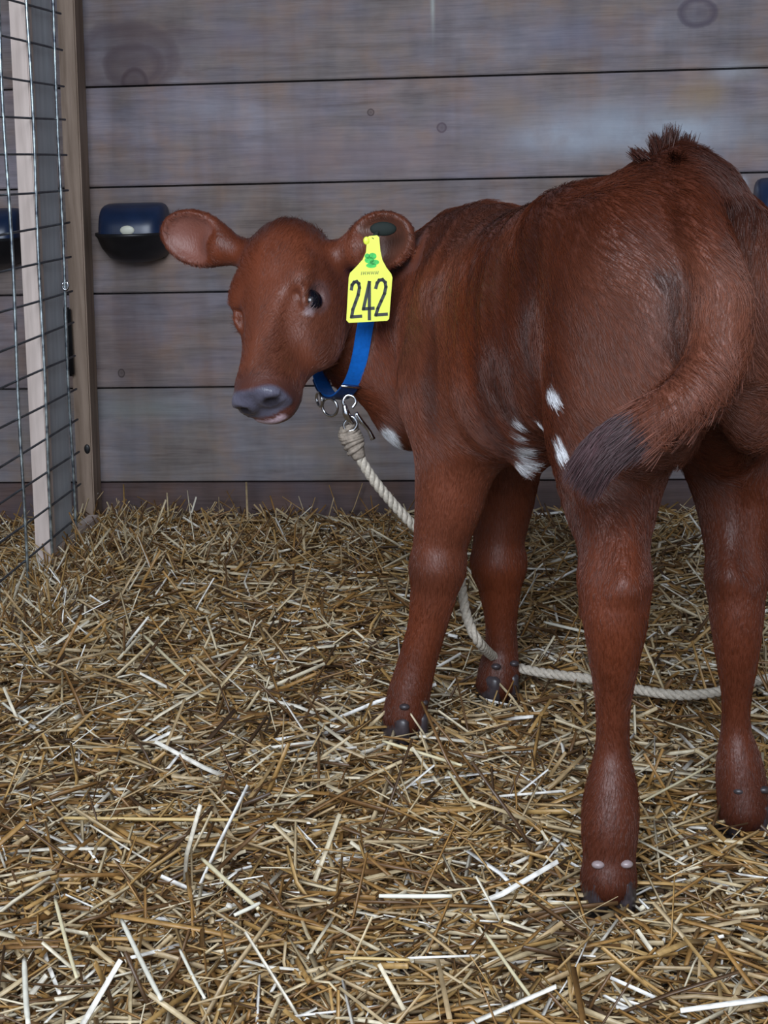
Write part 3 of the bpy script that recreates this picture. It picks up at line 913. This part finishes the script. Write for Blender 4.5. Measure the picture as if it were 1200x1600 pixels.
# upright tuft over the tail head
tb = np.array((0.1484, 1.6800, 0.8001))
_c = rng.integers(0, 6, tf_n)
_off = np.array([[-0.026, 0, -0.004], [-0.010, 0, 0.0], [0.000, 0, 0.001], [0.014, 0, -0.001], [0.026, 0, -0.006], [0.004, -0.03, -0.008]])
_dir = np.array([[-0.7, -0.1, 0.6], [-0.35, -0.1, 1.0], [0.12, 0.0, 1.0], [0.30, -0.1, 1.0], [0.7, -0.2, 0.6], [0.0, -0.8, 0.1]])
_len = np.array([0.014, 0.020, 0.027, 0.021, 0.016, 0.03])
rt = tb + _off[_c] + rng.normal(0, 1, (tf_n, 3)) * np.array([0.0035, 0.009, 0.002]) + np.array([0, 0, -0.005])
dd = _dir[_c] + rng.normal(0, 0.12, (tf_n, 3)); dd /= np.linalg.norm(dd, axis=1)[:, None]
add_hair('rump_tuft', rt, dd, np.tile([0, 0, 1.0], (tf_n, 1)), _len[_c] * rng.uniform(0.5, 1.1, tf_n), 0.1, np.full(tf_n, 0.0005),
         DARK[None] * 1.1 * rng.uniform(0.6, 1.5, (tf_n, 1)), calf, ORG, 'stuff')['label'] = 'dark upright tuft of hair'

# eyes
M_eye = simple('dark_eye', (0.006, 0.006, 0.011), 0.06, 0, 20, 0.2)
for s_ in (-1, 1):
    bm = bmesh.new(); bmesh.ops.create_uvsphere(bm, u_segments=24, v_segments=16, radius=0.0168)
    cen = Vector(hd(0.135, s_ * 0.0540, -0.0505) - ORG)
    for v in bm.verts: v.co = v.co + Vector(tuple(cen))
    obj('eye', bm, M_eye, calf, True)['label'] = 'glossy dark eye'
# eyelashes
for s_ in (-1, 1):
    n = 26
    a_ = np.linspace(-1, 1, n) + rng.normal(0, 0.03, n)
    base = np.array([hd(0.130 + 0.017 * t, s_ * 0.0690, -0.053 + 0.0145 * math.sqrt(max(0, 1 - t * t))) for t in a_])
    d = np.array([0.7 * HU + s_ * 0.75 * HS + 0.25 * A * 1.0]) + rng.normal(0, 0.12, (n, 3)); d /= np.linalg.norm(d, axis=1)[:, None]
    add_hair('eyelashes', base, d, np.tile(A, (n, 1)), 0.009 * rng.uniform(0.7, 1.1, n), 0.3, np.full(n, 0.00025), np.full((n, 3), 0.03), calf, ORG, 'stuff')

# hooves: two claws each with dewclaws behind
M_hoof = simple('dark_hoof', (0.045, 0.035, 0.038), 0.35, 0, 120, 0.3)
M_dew = simple('dewclaw_highlight', (0.26, 0.20, 0.20), 0.3, 0, 60, 0.3)  # greyish highlight on the dewclaws put into their base colour
def hoof(center, yaw, scale, pale, dew_up=0.055):
    cx, cy, cz = center
    for sd in (-1, 1):
        bm = bmesh.new()
        rings = []
        prof = [(0.0, 1.0, 0.0), (0.012, 0.97, 0.001), (0.026, 0.90, 0.004), (0.038, 0.80, 0.008), (0.044, 0.55, 0.010)]
        for z, w, back in prof:
            ring = []
            for k in range(16):
                a = 2 * math.pi * k / 16
                fx = math.cos(a); fy = math.sin(a)
                lx = 0.034 * w * (fx if fx < 0 else fx * (1.35 - 0.25 * abs(fy))) - back    # forward length
                ly = 0.0165 * w * fy * (1.0 if fx < 0.3 else 1 - 0.45 * (fx - 0.3)) + sd * 0.0165
                ring.append(bm.verts.new((lx * scale * math.cos(yaw) - ly * scale * math.sin(yaw) + cx - ORG[0],
                                          lx * scale * math.sin(yaw) + ly * scale * math.cos(yaw) + cy - ORG[1], z * scale + cz - 0.002)))
            rings.append(ring)
        for i in range(len(rings) - 1):
            for k in range(16): bm.faces.new((rings[i][k], rings[i][(k + 1) % 16], rings[i + 1][(k + 1) % 16], rings[i + 1][k]))
        bm.faces.new(rings[0][::-1]); bm.faces.new(rings[-1])
        obj('hoof', bm, M_hoof, calf, True)
    for sd in (-1, 1):
        bm = bmesh.new(); bmesh.ops.create_uvsphere(bm, u_segments=12, v_segments=8, radius=1.0)
        bx = -0.029 * scale; by = sd * 0.0165 * scale
        cen = Vector((bx * math.cos(yaw) - by * math.sin(yaw) + cx - ORG[0], bx * math.sin(yaw) + by * math.cos(yaw) + cy - ORG[1], cz + dew_up))
        for v in bm.verts: v.co = cen + Vector((v.co.x * 0.0080, v.co.y * 0.0060, v.co.z * 0.0048)) * scale
        obj('dewclaw', bm, M_dew if pale else M_hoof, calf, True)
yaw_h = math.atan2(H[1], H[0])
hoof(tuple(np.array((0.0868, 1.5620, 0.0214)) * np.array([1, 1, 0]) + np.array([0, 0, -0.002])), math.radians(95), 0.92, True)
hoof(tuple(np.array((0.2597, 1.7650, 0.0124)) * np.array([1, 1, 0]) + np.array([0, 0, -0.002])), math.radians(100), 0.92, False)
hoof(tuple(np.array((-0.1742, 2.0370, 0.0287)) * np.array([1, 1, 0]) + np.array([0, 0, 0.0])), math.radians(125), 0.92, False)
hoof(tuple(np.array((-0.0471, 2.2120, 0.0132)) * np.array([1, 1, 0]) + np.array([0, 0, 0.0])), math.radians(118), 0.92, False)

# ------------------------------------------------------------------ collar, snap, rope, ear tag
M_band = simple('blue_nylon_webbing', (0.004, 0.13, 0.52), 0.45, 0, 200, 0.12, 0.2)
M_band_dark = simple('dark_blue_webbing', (0.006, 0.03, 0.12), 0.5, 0, 200, 0.2, 0.2)
def sdf_at(p):
    i = np.clip(np.round((np.array(p) - GLO) / DX).astype(int), 0, gn - 1)
    return F[tuple(i)]

N1, N2, N3 = np.array((-0.1898, 2.1100, 0.6493)), np.array((-0.2287, 2.1100, 0.4777)), np.array((-0.2964, 2.2000, 0.4674))
pn = np.cross(N2 - N1, N3 - N2); pn /= np.linalg.norm(pn)
cc = np.array((-0.2349, 2.1850, 0.5722)); cc -= pn * ((cc - N2) @ pn)
e_dn = N2 - N1; e_dn /= np.linalg.norm(e_dn)
e_sd = np.cross(pn, e_dn)
if e_sd[1] > 0: e_sd = -e_sd      # towards the camera side
loop = []
for k in range(72):
    a = 2 * math.pi * k / 72
    d = math.cos(a) * e_dn + math.sin(a) * e_sd
    r = 0.03
    while r < 0.13 and sdf_at(cc + d * r) < 0: r += 0.002
    r = min(r, 0.105)
    loop.append(r)
loop = np.array(loop)
loop = np.maximum(loop, np.convolve(np.pad(loop, 4, mode='wrap'), np.ones(9) / 9, 'valid')) + 0.004
loop = np.convolve(np.pad(loop, 3, mode='wrap'), np.ones(7) / 7, 'valid') + 0.001
# the collar hangs a little loose below the throat
loop += np.array([0.016 * max(0, math.cos(2 * math.pi * k / 72)) ** 3 for k in range(72)])
collar = empty('collar', tuple(cc))
tag(collar, 'bright blue webbing collar around the calf\'s neck', 'collar')
def band(name, k0, k1, width, thick, m, extra=0.0):
    bm = bmesh.new(); rows = []
    for k in range(k0, k1 + 1):
        a = 2 * math.pi * k / 72
        d = math.cos(a) * e_dn + math.sin(a) * e_sd
        r = loop[k % 72] + extra
        row = [d * (r + u) + pn * w for u, w in ((0, -width / 2), (0, width / 2), (thick, width / 2), (thick, -width / 2))]
        rows.append([bm.verts.new(q) for q in row])
    full = (k1 - k0) == 72
    if full: rows[-1] = rows[0]
    for A_, B_ in zip(rows[:-1], rows[1:]):
        for q in range(4): bm.faces.new((A_[q], A_[(q + 1) % 4], B_[(q + 1) % 4], B_[q]))
    if not full:
        bm.faces.new(rows[0][::-1]); bm.faces.new(rows[-1])
    return obj(name, bm, m, collar)
band('webbing', 0, 72, 0.025, 0.0025, M_band)
band('buckle_strap', -5, 5, 0.026, 0.0022, M_band_dark, 0.0028)['label'] = 'dark blue doubled webbing at the throat'
def ring_obj(name, cen, n, rad, r, parent, m, sx=1.0, label=None):
    n = np.array(n, float); n /= np.linalg.norm(n)
    a = np.cross(n, [0.1, 0.2, 0.97]); a /= np.linalg.norm(a); b = np.cross(n, a)
    off = np.array(tuple(parent.location)) if parent else np.zeros(3)
    bm = bmesh.new()
    add_tube(bm, [np.array(cen) - off + rad * (sx * math.cos(t) * a + math.sin(t) * b) for t in np.linspace(0, 2 * math.pi, 24, endpoint=False)], r, 8, closed=True)
    o = obj(name, bm, m, parent, True)
    if label: o['label'] = label
    return o
kb = 5; ab = 2 * math.pi * kb / 72
db = math.cos(ab) * e_dn + math.sin(ab) * e_sd
bm = bmesh.new()
pk = db * (loop[kb] + 0.006)
add_tube(bm, [pk - pn * 0.0165, pk, pk + pn * 0.0165], 0.0017, 8)
obj('keeper_bar', bm, M_steel, collar, True)['label'] = 'chrome keeper bar'
throat = cc + e_dn * (loop[0] + 0.010)
ring_obj('ring', throat + np.array([-0.004, -0.004, -0.006]), (0.5, 1, 0.1), 0.013, 0.0021, collar, M_steel, 1.0, 'chrome ring')
ring_obj('ring', throat + np.array([-0.020, 0.004, 0.004]), (1, 0.6, 0.1), 0.010, 0.0020, collar, M_steel, 1.0, 'small chrome ring')

# lead rope with snap
M_rope = simple('cream_cotton_rope', (0.50, 0.44, 0.36), 0.85, 0, 260, 0.22, 0.5)
M_rope_old = simple('frayed_grey_brown_rope', (0.27, 0.22, 0.175), 0.95, 0, 160, 0.35, 0.8)
KN = np.array((-0.2465, 2.1000, 0.4118))
lead = empty('lead_rope', tuple(KN))
tag(lead, 'cream rope lead hanging from the collar and trailing through the straw', 'rope')
rope_path = catmull([(-0.2429, 2.1000, 0.4118), (-0.2345, 2.1000, 0.3889), (-0.2113, 2.1100, 0.3473), (-0.1691, 2.1350, 0.2882), (-0.1247, 2.1500, 0.2417), (-0.1010, 2.1500, 0.2081), (-0.0945, 2.1400, 0.1772), (-0.0880, 2.1300, 0.1465), (-0.0716, 2.1250, 0.1114),
    (-0.0422, 2.2209, 0.0500), (0.0041, 2.2065, 0.0400), (0.0562, 2.1843, 0.0400), (0.1028, 2.1711, 0.0380), (0.1607, 2.1307, 0.0380), (0.2130, 2.1049, 0.0400), (0.2591, 2.1140, 0.0400), (0.3036, 2.1449, 0.0400), (0.3543, 2.1795, 0.0400), (0.4383, 2.2100, 0.0300), (0.5284, 2.1571, 0.0200)], 10)
rp = np.array(rope_path) - KN
# three twisted strands
tan = np.gradient(rp, axis=0); tan /= np.linalg.norm(tan, axis=1)[:, None]
dense = []
segl = np.linalg.norm(np.diff(rp, axis=0), axis=1); cum = np.concatenate([[0], np.cumsum(segl)])
N_ = int(cum[-1] / 0.0035)
tt = np.linspace(0, cum[-1], N_)
rp2 = np.stack([np.interp(tt, cum, rp[:, i]) for i in range(3)], 1)
tn = np.gradient(rp2, axis=0); tn /= np.linalg.norm(tn, axis=1)[:, None]
a_ = np.cross(tn, [0.05, 0.1, 0.99]); a_ /= np.linalg.norm(a_, axis=1)[:, None]; b_ = np.cross(tn, a_)
bm = bmesh.new()
for q in range(3):
    ph = tt / 0.034 * 2 * math.pi + q * 2 * math.pi / 3
    add_tube(bm, rp2 + 0.0036 * (np.cos(ph)[:, None] * a_ + np.sin(ph)[:, None] * b_), 0.0044, 7)
obj('rope', bm, M_rope, lead, True)
bm = bmesh.new()
kp = catmull([(-0.2521, 2.1000, 0.4354), (-0.2480, 2.1000, 0.4227), (-0.2421, 2.1000, 0.4081), (-0.2346, 2.1000, 0.3880)], 6)
kp = np.array(kp) - KN
nk = len(kp)
add_tube(bm, kp, [0.006 + 0.008 * math.sin(math.pi * (0.15 + 0.75 * i / (nk - 1))) for i in range(nk)], 12)
for j in range(7):
    i = 2 + j * 2
    if i >= nk - 1: break
    tq = kp[i + 1] - kp[i - 1]; tq /= np.linalg.norm(tq)
    aa = np.cross(tq, [0.3, 0.2, 0.9]); aa /= np.linalg.norm(aa); bb = np.cross(tq, aa)
    rr_ = 0.006 + 0.008 * math.sin(math.pi * (0.15 + 0.75 * i / (nk - 1)))
    add_tube(bm, [kp[i] + rr_ * (math.cos(t) * aa + math.sin(t) * bb) + tq * 0.003 * math.sin(t + j) for t in np.linspace(0, 2 * math.pi, 16, endpoint=False)], 0.0032, 6, closed=True)
obj('spliced_end', bm, M_rope_old, lead, True)['label'] = 'frayed grey-brown spliced end'
snap = empty('snap', (0, 0, 0)); snap.parent = lead
snap['label'] = 'bright steel snap hook'
def sub_tube(name, pts, r, m=M_steel, n=5):
    bm = bmesh.new()
    pts = [np.array(p) - KN for p in pts]
    cp = catmull(pts, n)
    rr = r if not hasattr(r, '__len__') else np.interp(np.linspace(0, 1, len(cp)), np.linspace(0, 1, len(r)), r)
    add_tube(bm, cp, rr, 9)
    return obj(name, bm, m, snap, True)
sub_tube('snap_body', [(-0.2525, 2.0880, 0.4662), (-0.2502, 2.0880, 0.4545), (-0.2462, 2.0900, 0.4452), (-0.2410, 2.0900, 0.4389)], [0.003, 0.0055, 0.0050, 0.003])
sub_tube('snap_hook', [(-0.2500, 2.0880, 0.4590), (-0.2542, 2.0880, 0.4698), (-0.2488, 2.0900, 0.4783), (-0.2400, 2.0900, 0.4765), (-0.2366, 2.0900, 0.4693), (-0.2420, 2.0880, 0.4607)], 0.0024)
sub_tube('swivel_eye', [(-0.2461, 2.0900, 0.4479), (-0.2535, 2.0900, 0.4390), (-0.2520, 2.0900, 0.4299), (-0.2413, 2.0900, 0.4298), (-0.2357, 2.0900, 0.4388), (-0.2408, 2.0900, 0.4478), (-0.2461, 2.0900, 0.4479)], 0.0022)
sub_tube('thumb_lever', [(-0.2370, 2.0900, 0.4541), (-0.2287, 2.0920, 0.4402), (-0.2204, 2.0950, 0.4288), (-0.2148, 2.0980, 0.4155)], [0.003, 0.0035, 0.0028, 0.0040])

# ear tag
TS = 0.000888
to = np.array((-0.2109, 2.0720, 0.6354))
M_tag = simple('yellow_tag_plastic', (0.78, 0.86, 0.07), 0.35, 0, 30, 0.04)
M_ink = simple('black_ink', (0.008, 0.012, 0.010), 0.5, 0, 50, 0.1)
M_green = simple('green_print', (0.03, 0.50, 0.06), 0.5, 0, 300, 0.35)
M_smudge = simple('olive_print', (0.20, 0.22, 0.03), 0.5, 0, 100, 0.1)
M_stud = simple('dark_green_rubber', (0.004, 0.010, 0.007), 0.8, 0, 60, 0.2)
tagr = empty('ear_tag', tuple(to))
cd = np.array([0, 0, 0.8]) - to; cd[2] = 0.0
yaw_t = math.atan2(cd[0], -cd[1])
tagr.rotation_euler = (math.radians(-4), math.radians(1.4), yaw_t)
tag(tagr, 'yellow plastic tag numbered 242 hanging from the calf\'s ear', 'ear tag')
def tp(x, y, d=0.0): return ((x - 578) * TS, -d, -(y - 440) * TS)
bm = bmesh.new()
outl = [(546, 502), (604, 499), (607, 496), (612, 434), (610, 428), (603, 419), (597, 408), (594, 395), (592, 374), (589, 371), (577, 372), (574, 375), (572, 396), (567, 407), (558, 417), (548, 427), (546, 433), (542, 498)]
fr = [bm.verts.new(tp(x, y, 0.0009)) for x, y in outl]; bk = [bm.verts.new(tp(x, y, -0.0009)) for x, y in outl]
bm.faces.new(fr); bm.faces.new(bk[::-1])
for i in range(len(outl)):
    j = (i + 1) % len(outl); bm.faces.new((fr[i], bk[i], bk[j], fr[j]))
# moulded eyelet lump beside the neck of the tag
r_ = bmesh.ops.create_uvsphere(bm, u_segments=12, v_segments=8, radius=1.0)
for v in r_['verts']: v.co = Vector(tp(573, 379)) + Vector((v.co.x * 0.0045, v.co.y * 0.0022, v.co.z * 0.0055))
plate = obj('plate', bm, M_tag, tagr)
def stroke(bm, pts, w, d=0.0014):
    pts = [np.array(p, float) for p in pts]
    for a, b in zip(pts[:-1], pts[1:]):
        t = b - a; ln_ = np.linalg.norm(t); t /= ln_; n = np.array([-t[1], t[0]]) * w / 2
        a2 = a - t * w * 0.42; b2 = b + t * w * 0.42
        q = [a2 + n, b2 + n, b2 - n, a2 - n]
        f1 = [bm.verts.new(tp(*p, d)) for p in q]; f0 = [bm.verts.new(tp(*p, 0.0007)) for p in q]
        bm.faces.new(f1)
        for i in range(4): bm.faces.new((f1[i], f0[i], f0[(i + 1) % 4], f1[(i + 1) % 4]))
def digit(pts_list, w=4.9):
    bm = bmesh.new()
    for pts in pts_list: stroke(bm, pts, w)
    obj('digit', bm, M_ink, tagr)
digit([[(550, 451), (551, 445), (554, 441), (558, 440), (561, 443), (562, 449), (560, 460), (556, 471), (552, 482), (550, 493), (564, 492)]])
digit([[(577, 496), (577, 441), (568, 481), (583, 480)]])
digit([[(587, 449), (589, 442), (592, 438), (597, 437), (601, 441), (602, 448), (600, 458), (595, 469), (590, 480), (587, 490), (603, 489)]])
bm = bmesh.new()
for (x, y, rx, ry) in ((582, 402, 6, 5), (577, 408, 7, 5), (585, 411, 7, 4), (580, 416, 8, 3.5), (574, 402, 4, 4)):
    vsx = [bm.verts.new(tp(x + rx * math.cos(t), y + ry * math.sin(t), 0.00125)) for t in np.linspace(0, 2 * math.pi, 14, endpoint=False)]
    bm.faces.new(vsx)
obj('printed_emblem', bm, M_green, tagr)['label'] = 'smudged green print'
bm = bmesh.new()
for k in range(9):
    x = 565 + k * 3.1
    stroke(bm, [(x, 429.5 - 0.1 * k), (x + 0.8, 425.5 - 0.1 * k)], 1.3, 0.0011)
    if k % 2: stroke(bm, [(x, 427.5), (x + 2, 427.3)], 1.0, 0.0011)
obj('small_print', bm, M_smudge, tagr)
bm = bmesh.new()
bmesh.ops.create_uvsphere(bm, u_segments=20, v_segments=10, radius=1.0)
for v in bm.verts: v.co = Vector((0.018, 0.010, 0.070)) + Vector((v.co.x * 0.018, v.co.y * 0.004, v.co.z * 0.0095))
obj('stud', bm, M_stud, tagr, True)['label'] = 'dark green fastening stud on the ear'
bm = bmesh.new(); add_tube(bm, [(0.003, 0.001, 0.056), (0.010, 0.008, 0.065), (0.016, 0.012, 0.070)], 0.003, 8)
obj('pin', bm, M_stud, tagr, True)

# ------------------------------------------------------------------ straw
def straw_material():
    m, nt, b = mat('straw')
    geo = nt.nodes.new('ShaderNodeNewGeometry')
    col = ramp(nt, [(0.0, (0.07, 0.040, 0.022)), (0.15, (0.17, 0.085, 0.030)), (0.32, (0.35, 0.185, 0.055)), (0.50, (0.43, 0.265, 0.095)),
                    (0.66, (0.44, 0.32, 0.18)), (0.80, (0.56, 0.44, 0.26)), (0.93, (0.70, 0.62, 0.46)), (1.0, (0.90, 0.88, 0.84))], geo.outputs['Random Per Island'])
    f = noise(nt, coords(nt), 90, 2)
    col = mix(nt, 1.0, col, ramp(nt, [(0.3, (0.7, 0.68, 0.66)), (0.65, (1.1, 1.1, 1.1))], f), 'MULTIPLY')
    nt.links.new(col, b.inputs['Base Color'])
    b.inputs['Roughness'].default_value = 0.42
    b.inputs['Specular IOR Level'].default_value = 0.5
    return m
M_straw = straw_material()

def straw_geo(base, az, tilt, length, width, bend, thick=0.42, roll=None):
    n = len(base)
    d = np.stack([np.cos(az) * np.cos(tilt), np.sin(az) * np.cos(tilt), np.sin(tilt)], 1)
    sd = np.stack([-np.sin(az), np.cos(az), np.zeros(n)], 1)
    up = np.cross(d, sd)
    if roll is None: roll = rng.uniform(0, math.pi, n)
    e1 = sd * np.cos(roll)[:, None] + up * np.sin(roll)[:, None]
    e2 = -sd * np.sin(roll)[:, None] + up * np.cos(roll)[:, None]
    Vs = np.zeros((n, 3, 4, 3))
    for i, t in enumerate((-0.5, 0.0, 0.5)):
        cen = base + d * (length * t)[:, None] + (sd * bend[:, :1] + up * bend[:, 1:]) * (length * (0.25 - t * t))[:, None]
        w = width * (1.0 if i == 1 else 0.85)
        for k, (a, b_) in enumerate(((1, 1), (-1, 1), (-1, -1), (1, -1))):
            Vs[:, i, k] = cen + e1 * (a * w / 2)[:, None] + e2 * (b_ * w * thick / 2)[:, None]
    idx0 = (np.arange(n) * 12)[:, None, None]
    f = []
    for i in range(2):
        for k in range(4):
            k2 = (k + 1) % 4
            f.append([i * 4 + k, i * 4 + k2, (i + 1) * 4 + k2, (i + 1) * 4 + k])
    f.append([3, 2, 1, 0]); f.append([8, 9, 10, 11])
    Q_ = idx0 + np.array(f)[None]
    return Vs.reshape(-1, 3), Q_.reshape(-1, 4)

FEET = np.array([(0.0868, 1.5620, 0.0214), (0.2597, 1.7650, 0.0124), (-0.1742, 2.0370, 0.0287), (-0.0471, 2.2120, 0.0132)])[:, :2]
def scatter(n, xr, yr, l0, l1, w0, w1, lay, tilt_s, seed, up_frac=0.03):
    r = np.random.default_rng(seed)
    x = r.uniform(*xr, n); y = r.uniform(*yr, n)
    z = bed_z(x, y) + r.uniform(0, 1, n) ** 1.3 * lay
    az = r.uniform(0, 2 * math.pi, n)
    # stalks lie in loose swathes
    az = np.where(r.random(n) < 0.35, 0.5 * np.sin(3 * x + 2 * y) + r.normal(0, 0.5, n) + r.integers(0, 2, n) * math.pi, az)
    tilt = r.normal(0, tilt_s, n)
    u = r.random(n) < up_frac
    tilt = np.where(u, r.uniform(0.35, 1.2, n), tilt)
    ln_ = l0 + (l1 - l0) * r.beta(1.4, 3.2, n)
    z = np.where(u, z + 0.22 * ln_ * np.sin(tilt), z)
    w = r.uniform(w0, w1, n)
    d = np.min(np.hypot(x[:, None] - FEET[None, :, 0], y[:, None] - FEET[None, :, 1]), 1)
    reach = np.abs(np.sin(az)) * ln_ * 0.5
    ok = (d > 0.045 + 0.0 * x) & (np.abs(x) + 0.5 * ln_ < 1.21 + 1.0 * (x < 0)) & (y + reach < WALL_Y - 0.002)
    bend = r.normal(0, 0.10, (n, 2)); bend[r.random(n) < 0.12] *= 3
    return straw_geo(np.stack([x, y, z], 1)[ok], az[ok], tilt[ok], ln_[ok], w[ok], bend[ok])
batches = [
    scatter(30000, (-1.35, 1.2), (1.02, 3.33), 0.03, 0.17, 0.0018, 0.0042, 0.022, 0.18, 1),
    scatter(15000, (-0.95, 0.75), (1.05, 3.30), 0.05, 0.22, 0.0022, 0.0055, 0.034, 0.26, 12, 0.05),
    scatter(20000, (-1.0, 0.75), (1.05, 2.6), 0.012, 0.06, 0.0014, 0.0036, 0.030, 0.32, 2, 0.05),
    scatter(5000, (-1.3, 1.2), (3.05, 3.33), 0.04, 0.16, 0.0018, 0.0038, 0.022, 0.4, 3, 0.12),
    scatter(2200, (-1.05, -0.78), (2.3, 3.3), 0.04, 0.15, 0.0020, 0.0042, 0.030, 0.45, 4, 0.30),
    scatter(260, (-0.98, -0.45), (2.75, 3.3), 0.06, 0.20, 0.0024, 0.0045, 0.020, 0.45, 14, 0.55),
    scatter(300, (-1.0, -0.62), (2.2, 3.2), 0.06, 0.20, 0.0028, 0.0052, 0.020, 0.45, 15, 0.6),
    scatter(1500, (-0.75, 0.6), (1.05, 2.6), 0.06, 0.22, 0.0030, 0.0062, 0.040, 0.28, 16, 0.06),
    scatter(16000, (-2.2, 1.2), (0.0, 3.33), 0.04, 0.17, 0.0016, 0.0040, 0.015, 0.15, 5),
    scatter(12000, (-1.1, 0.9), (1.02, 3.0), 0.004, 0.014, 0.002, 0.007, 0.032, 0.4, 6, 0.0),
]
off = 0; VV = []; QQ = []
for v_, q_ in batches:
    VV.append(v_); QQ.append(q_ + off); off += len(v_)
me = np_mesh('straw_bedding', np.concatenate(VV), np.concatenate(QQ), False)
o = link('straw_bedding', me, M_straw)
tag(o, 'loose golden straw bedding spread over the pen floor', 'straw', None, 'stuff')

# the conspicuous loose stalks
def stalk_mat(name, color):
    m, nt, b = mat(name)
    f = noise(nt, coords(nt, (1, 1, 1)), 70, 3)
    nt.links.new(ramp(nt, [(0.3, tuple(c_ * 0.8 for c_ in color)), (0.7, color)], f), b.inputs['Base Color'])
    b.inputs['Roughness'].default_value = 0.4
    return m
M_bright = stalk_mat('bleached_straw', (0.88, 0.84, 0.70)); M_gold = stalk_mat('golden_straw', (0.60, 0.42, 0.17)); M_cream = stalk_mat('cream_straw', (0.80, 0.70, 0.45))
def stalk(a, b, w, m, label, sag=0.0006):
    a = np.array(a); b = np.array(b); mid = (a + b) / 2
    d = b - a; ln_ = np.linalg.norm(d)
    sd = np.cross(d, [0, 0, 1.0]); sd /= np.linalg.norm(sd)
    pts = [a, a + d * 0.33 + sd * sag * 0.6, a + d * 0.66 + sd * sag, b]
    bm = bmesh.new()
    cp = [np.array(q) - mid for q in catmull(pts, 5)]
    add_tube(bm, cp, [w * (1 if 1 < i < len(cp) - 2 else 0.85) / 2 for i in range(len(cp))], 8)
    for v in bm.verts: pass
    o = obj('straw_stalk', bm, m, None, True); o.location = mid
    tag(o, label, 'straw stalk', 'conspicuous loose stalks on the straw bed')
S_ = [
    ((-0.4148, 1.4036, 0.0450), (-0.3410, 1.2641, 0.0400), 0.0050, M_bright, 'thick white stalk slanting down to the right at the bottom left'),
    ((-0.4941, 1.4362, 0.0500), (-0.4326, 1.3019, 0.0380), 0.0042, M_cream, 'cream stalk standing steeply left of the thick white one'),
    ((-0.3422, 1.3491, 0.0440), (-0.3008, 1.2684, 0.0400), 0.0034, M_bright, 'thin white stalk just right of the thick white one'),
    ((-0.4892, 1.3187, 0.0460), (-0.4518, 1.2140, 0.0420), 0.0055, M_bright, 'broad white stalk pointing at the bottom left corner'),
    ((-0.6286, 2.3609, 0.0440), (-0.5149, 2.1717, 0.0400), 0.0048, M_cream, 'pale stalk lying alone on the straw below the corner post'),
    ((-0.1926, 1.9056, 0.0440), (-0.0849, 1.8403, 0.0380), 0.0042, M_cream, 'cream stalk lying across the tip of the near foreleg\'s hoof'),
    ((-0.1016, 1.8161, 0.0400), (-0.0641, 1.7061, 0.0400), 0.0040, M_cream, 'short cream stalk below the near foreleg\'s hoof'),
    ((0.1356, 1.7229, 0.0440), (0.2287, 1.8355, 0.0460), 0.0030, M_cream, 'thin cream stalk between the two hind legs'),
    ((-0.0436, 1.3962, 0.0440), (0.0029, 1.2815, 0.0400), 0.0036, M_cream, 'cream stalk slanting below and left of the nearest hind hoof'),
    ((-0.1568, 1.4699, 0.0440), (-0.0807, 1.4771, 0.0420), 0.0048, M_bright, 'flat white stalk lying level left of the nearest hind hoof'),
    ((-0.5490, 1.6498, 0.0440), (-0.3402, 1.6523, 0.0440), 0.0044, M_gold, 'very long golden stalk lying level across the left foreground'),
    ((-0.3614, 1.5487, 0.0440), (-0.2795, 1.4401, 0.0420), 0.0050, M_cream, 'broad cream stalk slanting in the middle of the foreground'),
    ((-0.3015, 1.4215, 0.0440), (-0.2788, 1.4450, 0.0460), 0.0045, M_bright, 'short white stalk at the lower end of the broad cream one'),
    ((-0.1149, 1.3403, 0.0440), (-0.1775, 1.3445, 0.0420), 0.0034, M_gold, 'golden stalk lying level near the bottom centre edge'),
    ((0.0259, 2.4534, 0.0400), (0.0954, 2.3984, 0.0400), 0.0050, M_bright, 'white stalk on the straw just above the rope by the hind leg'),
    ((-0.7604, 2.0400, 0.0460), (-0.6948, 1.9678, 0.0400), 0.0040, M_bright, 'white stalk at the left photo edge below the mesh panel'),
]
for a in S_: stalk(*a)
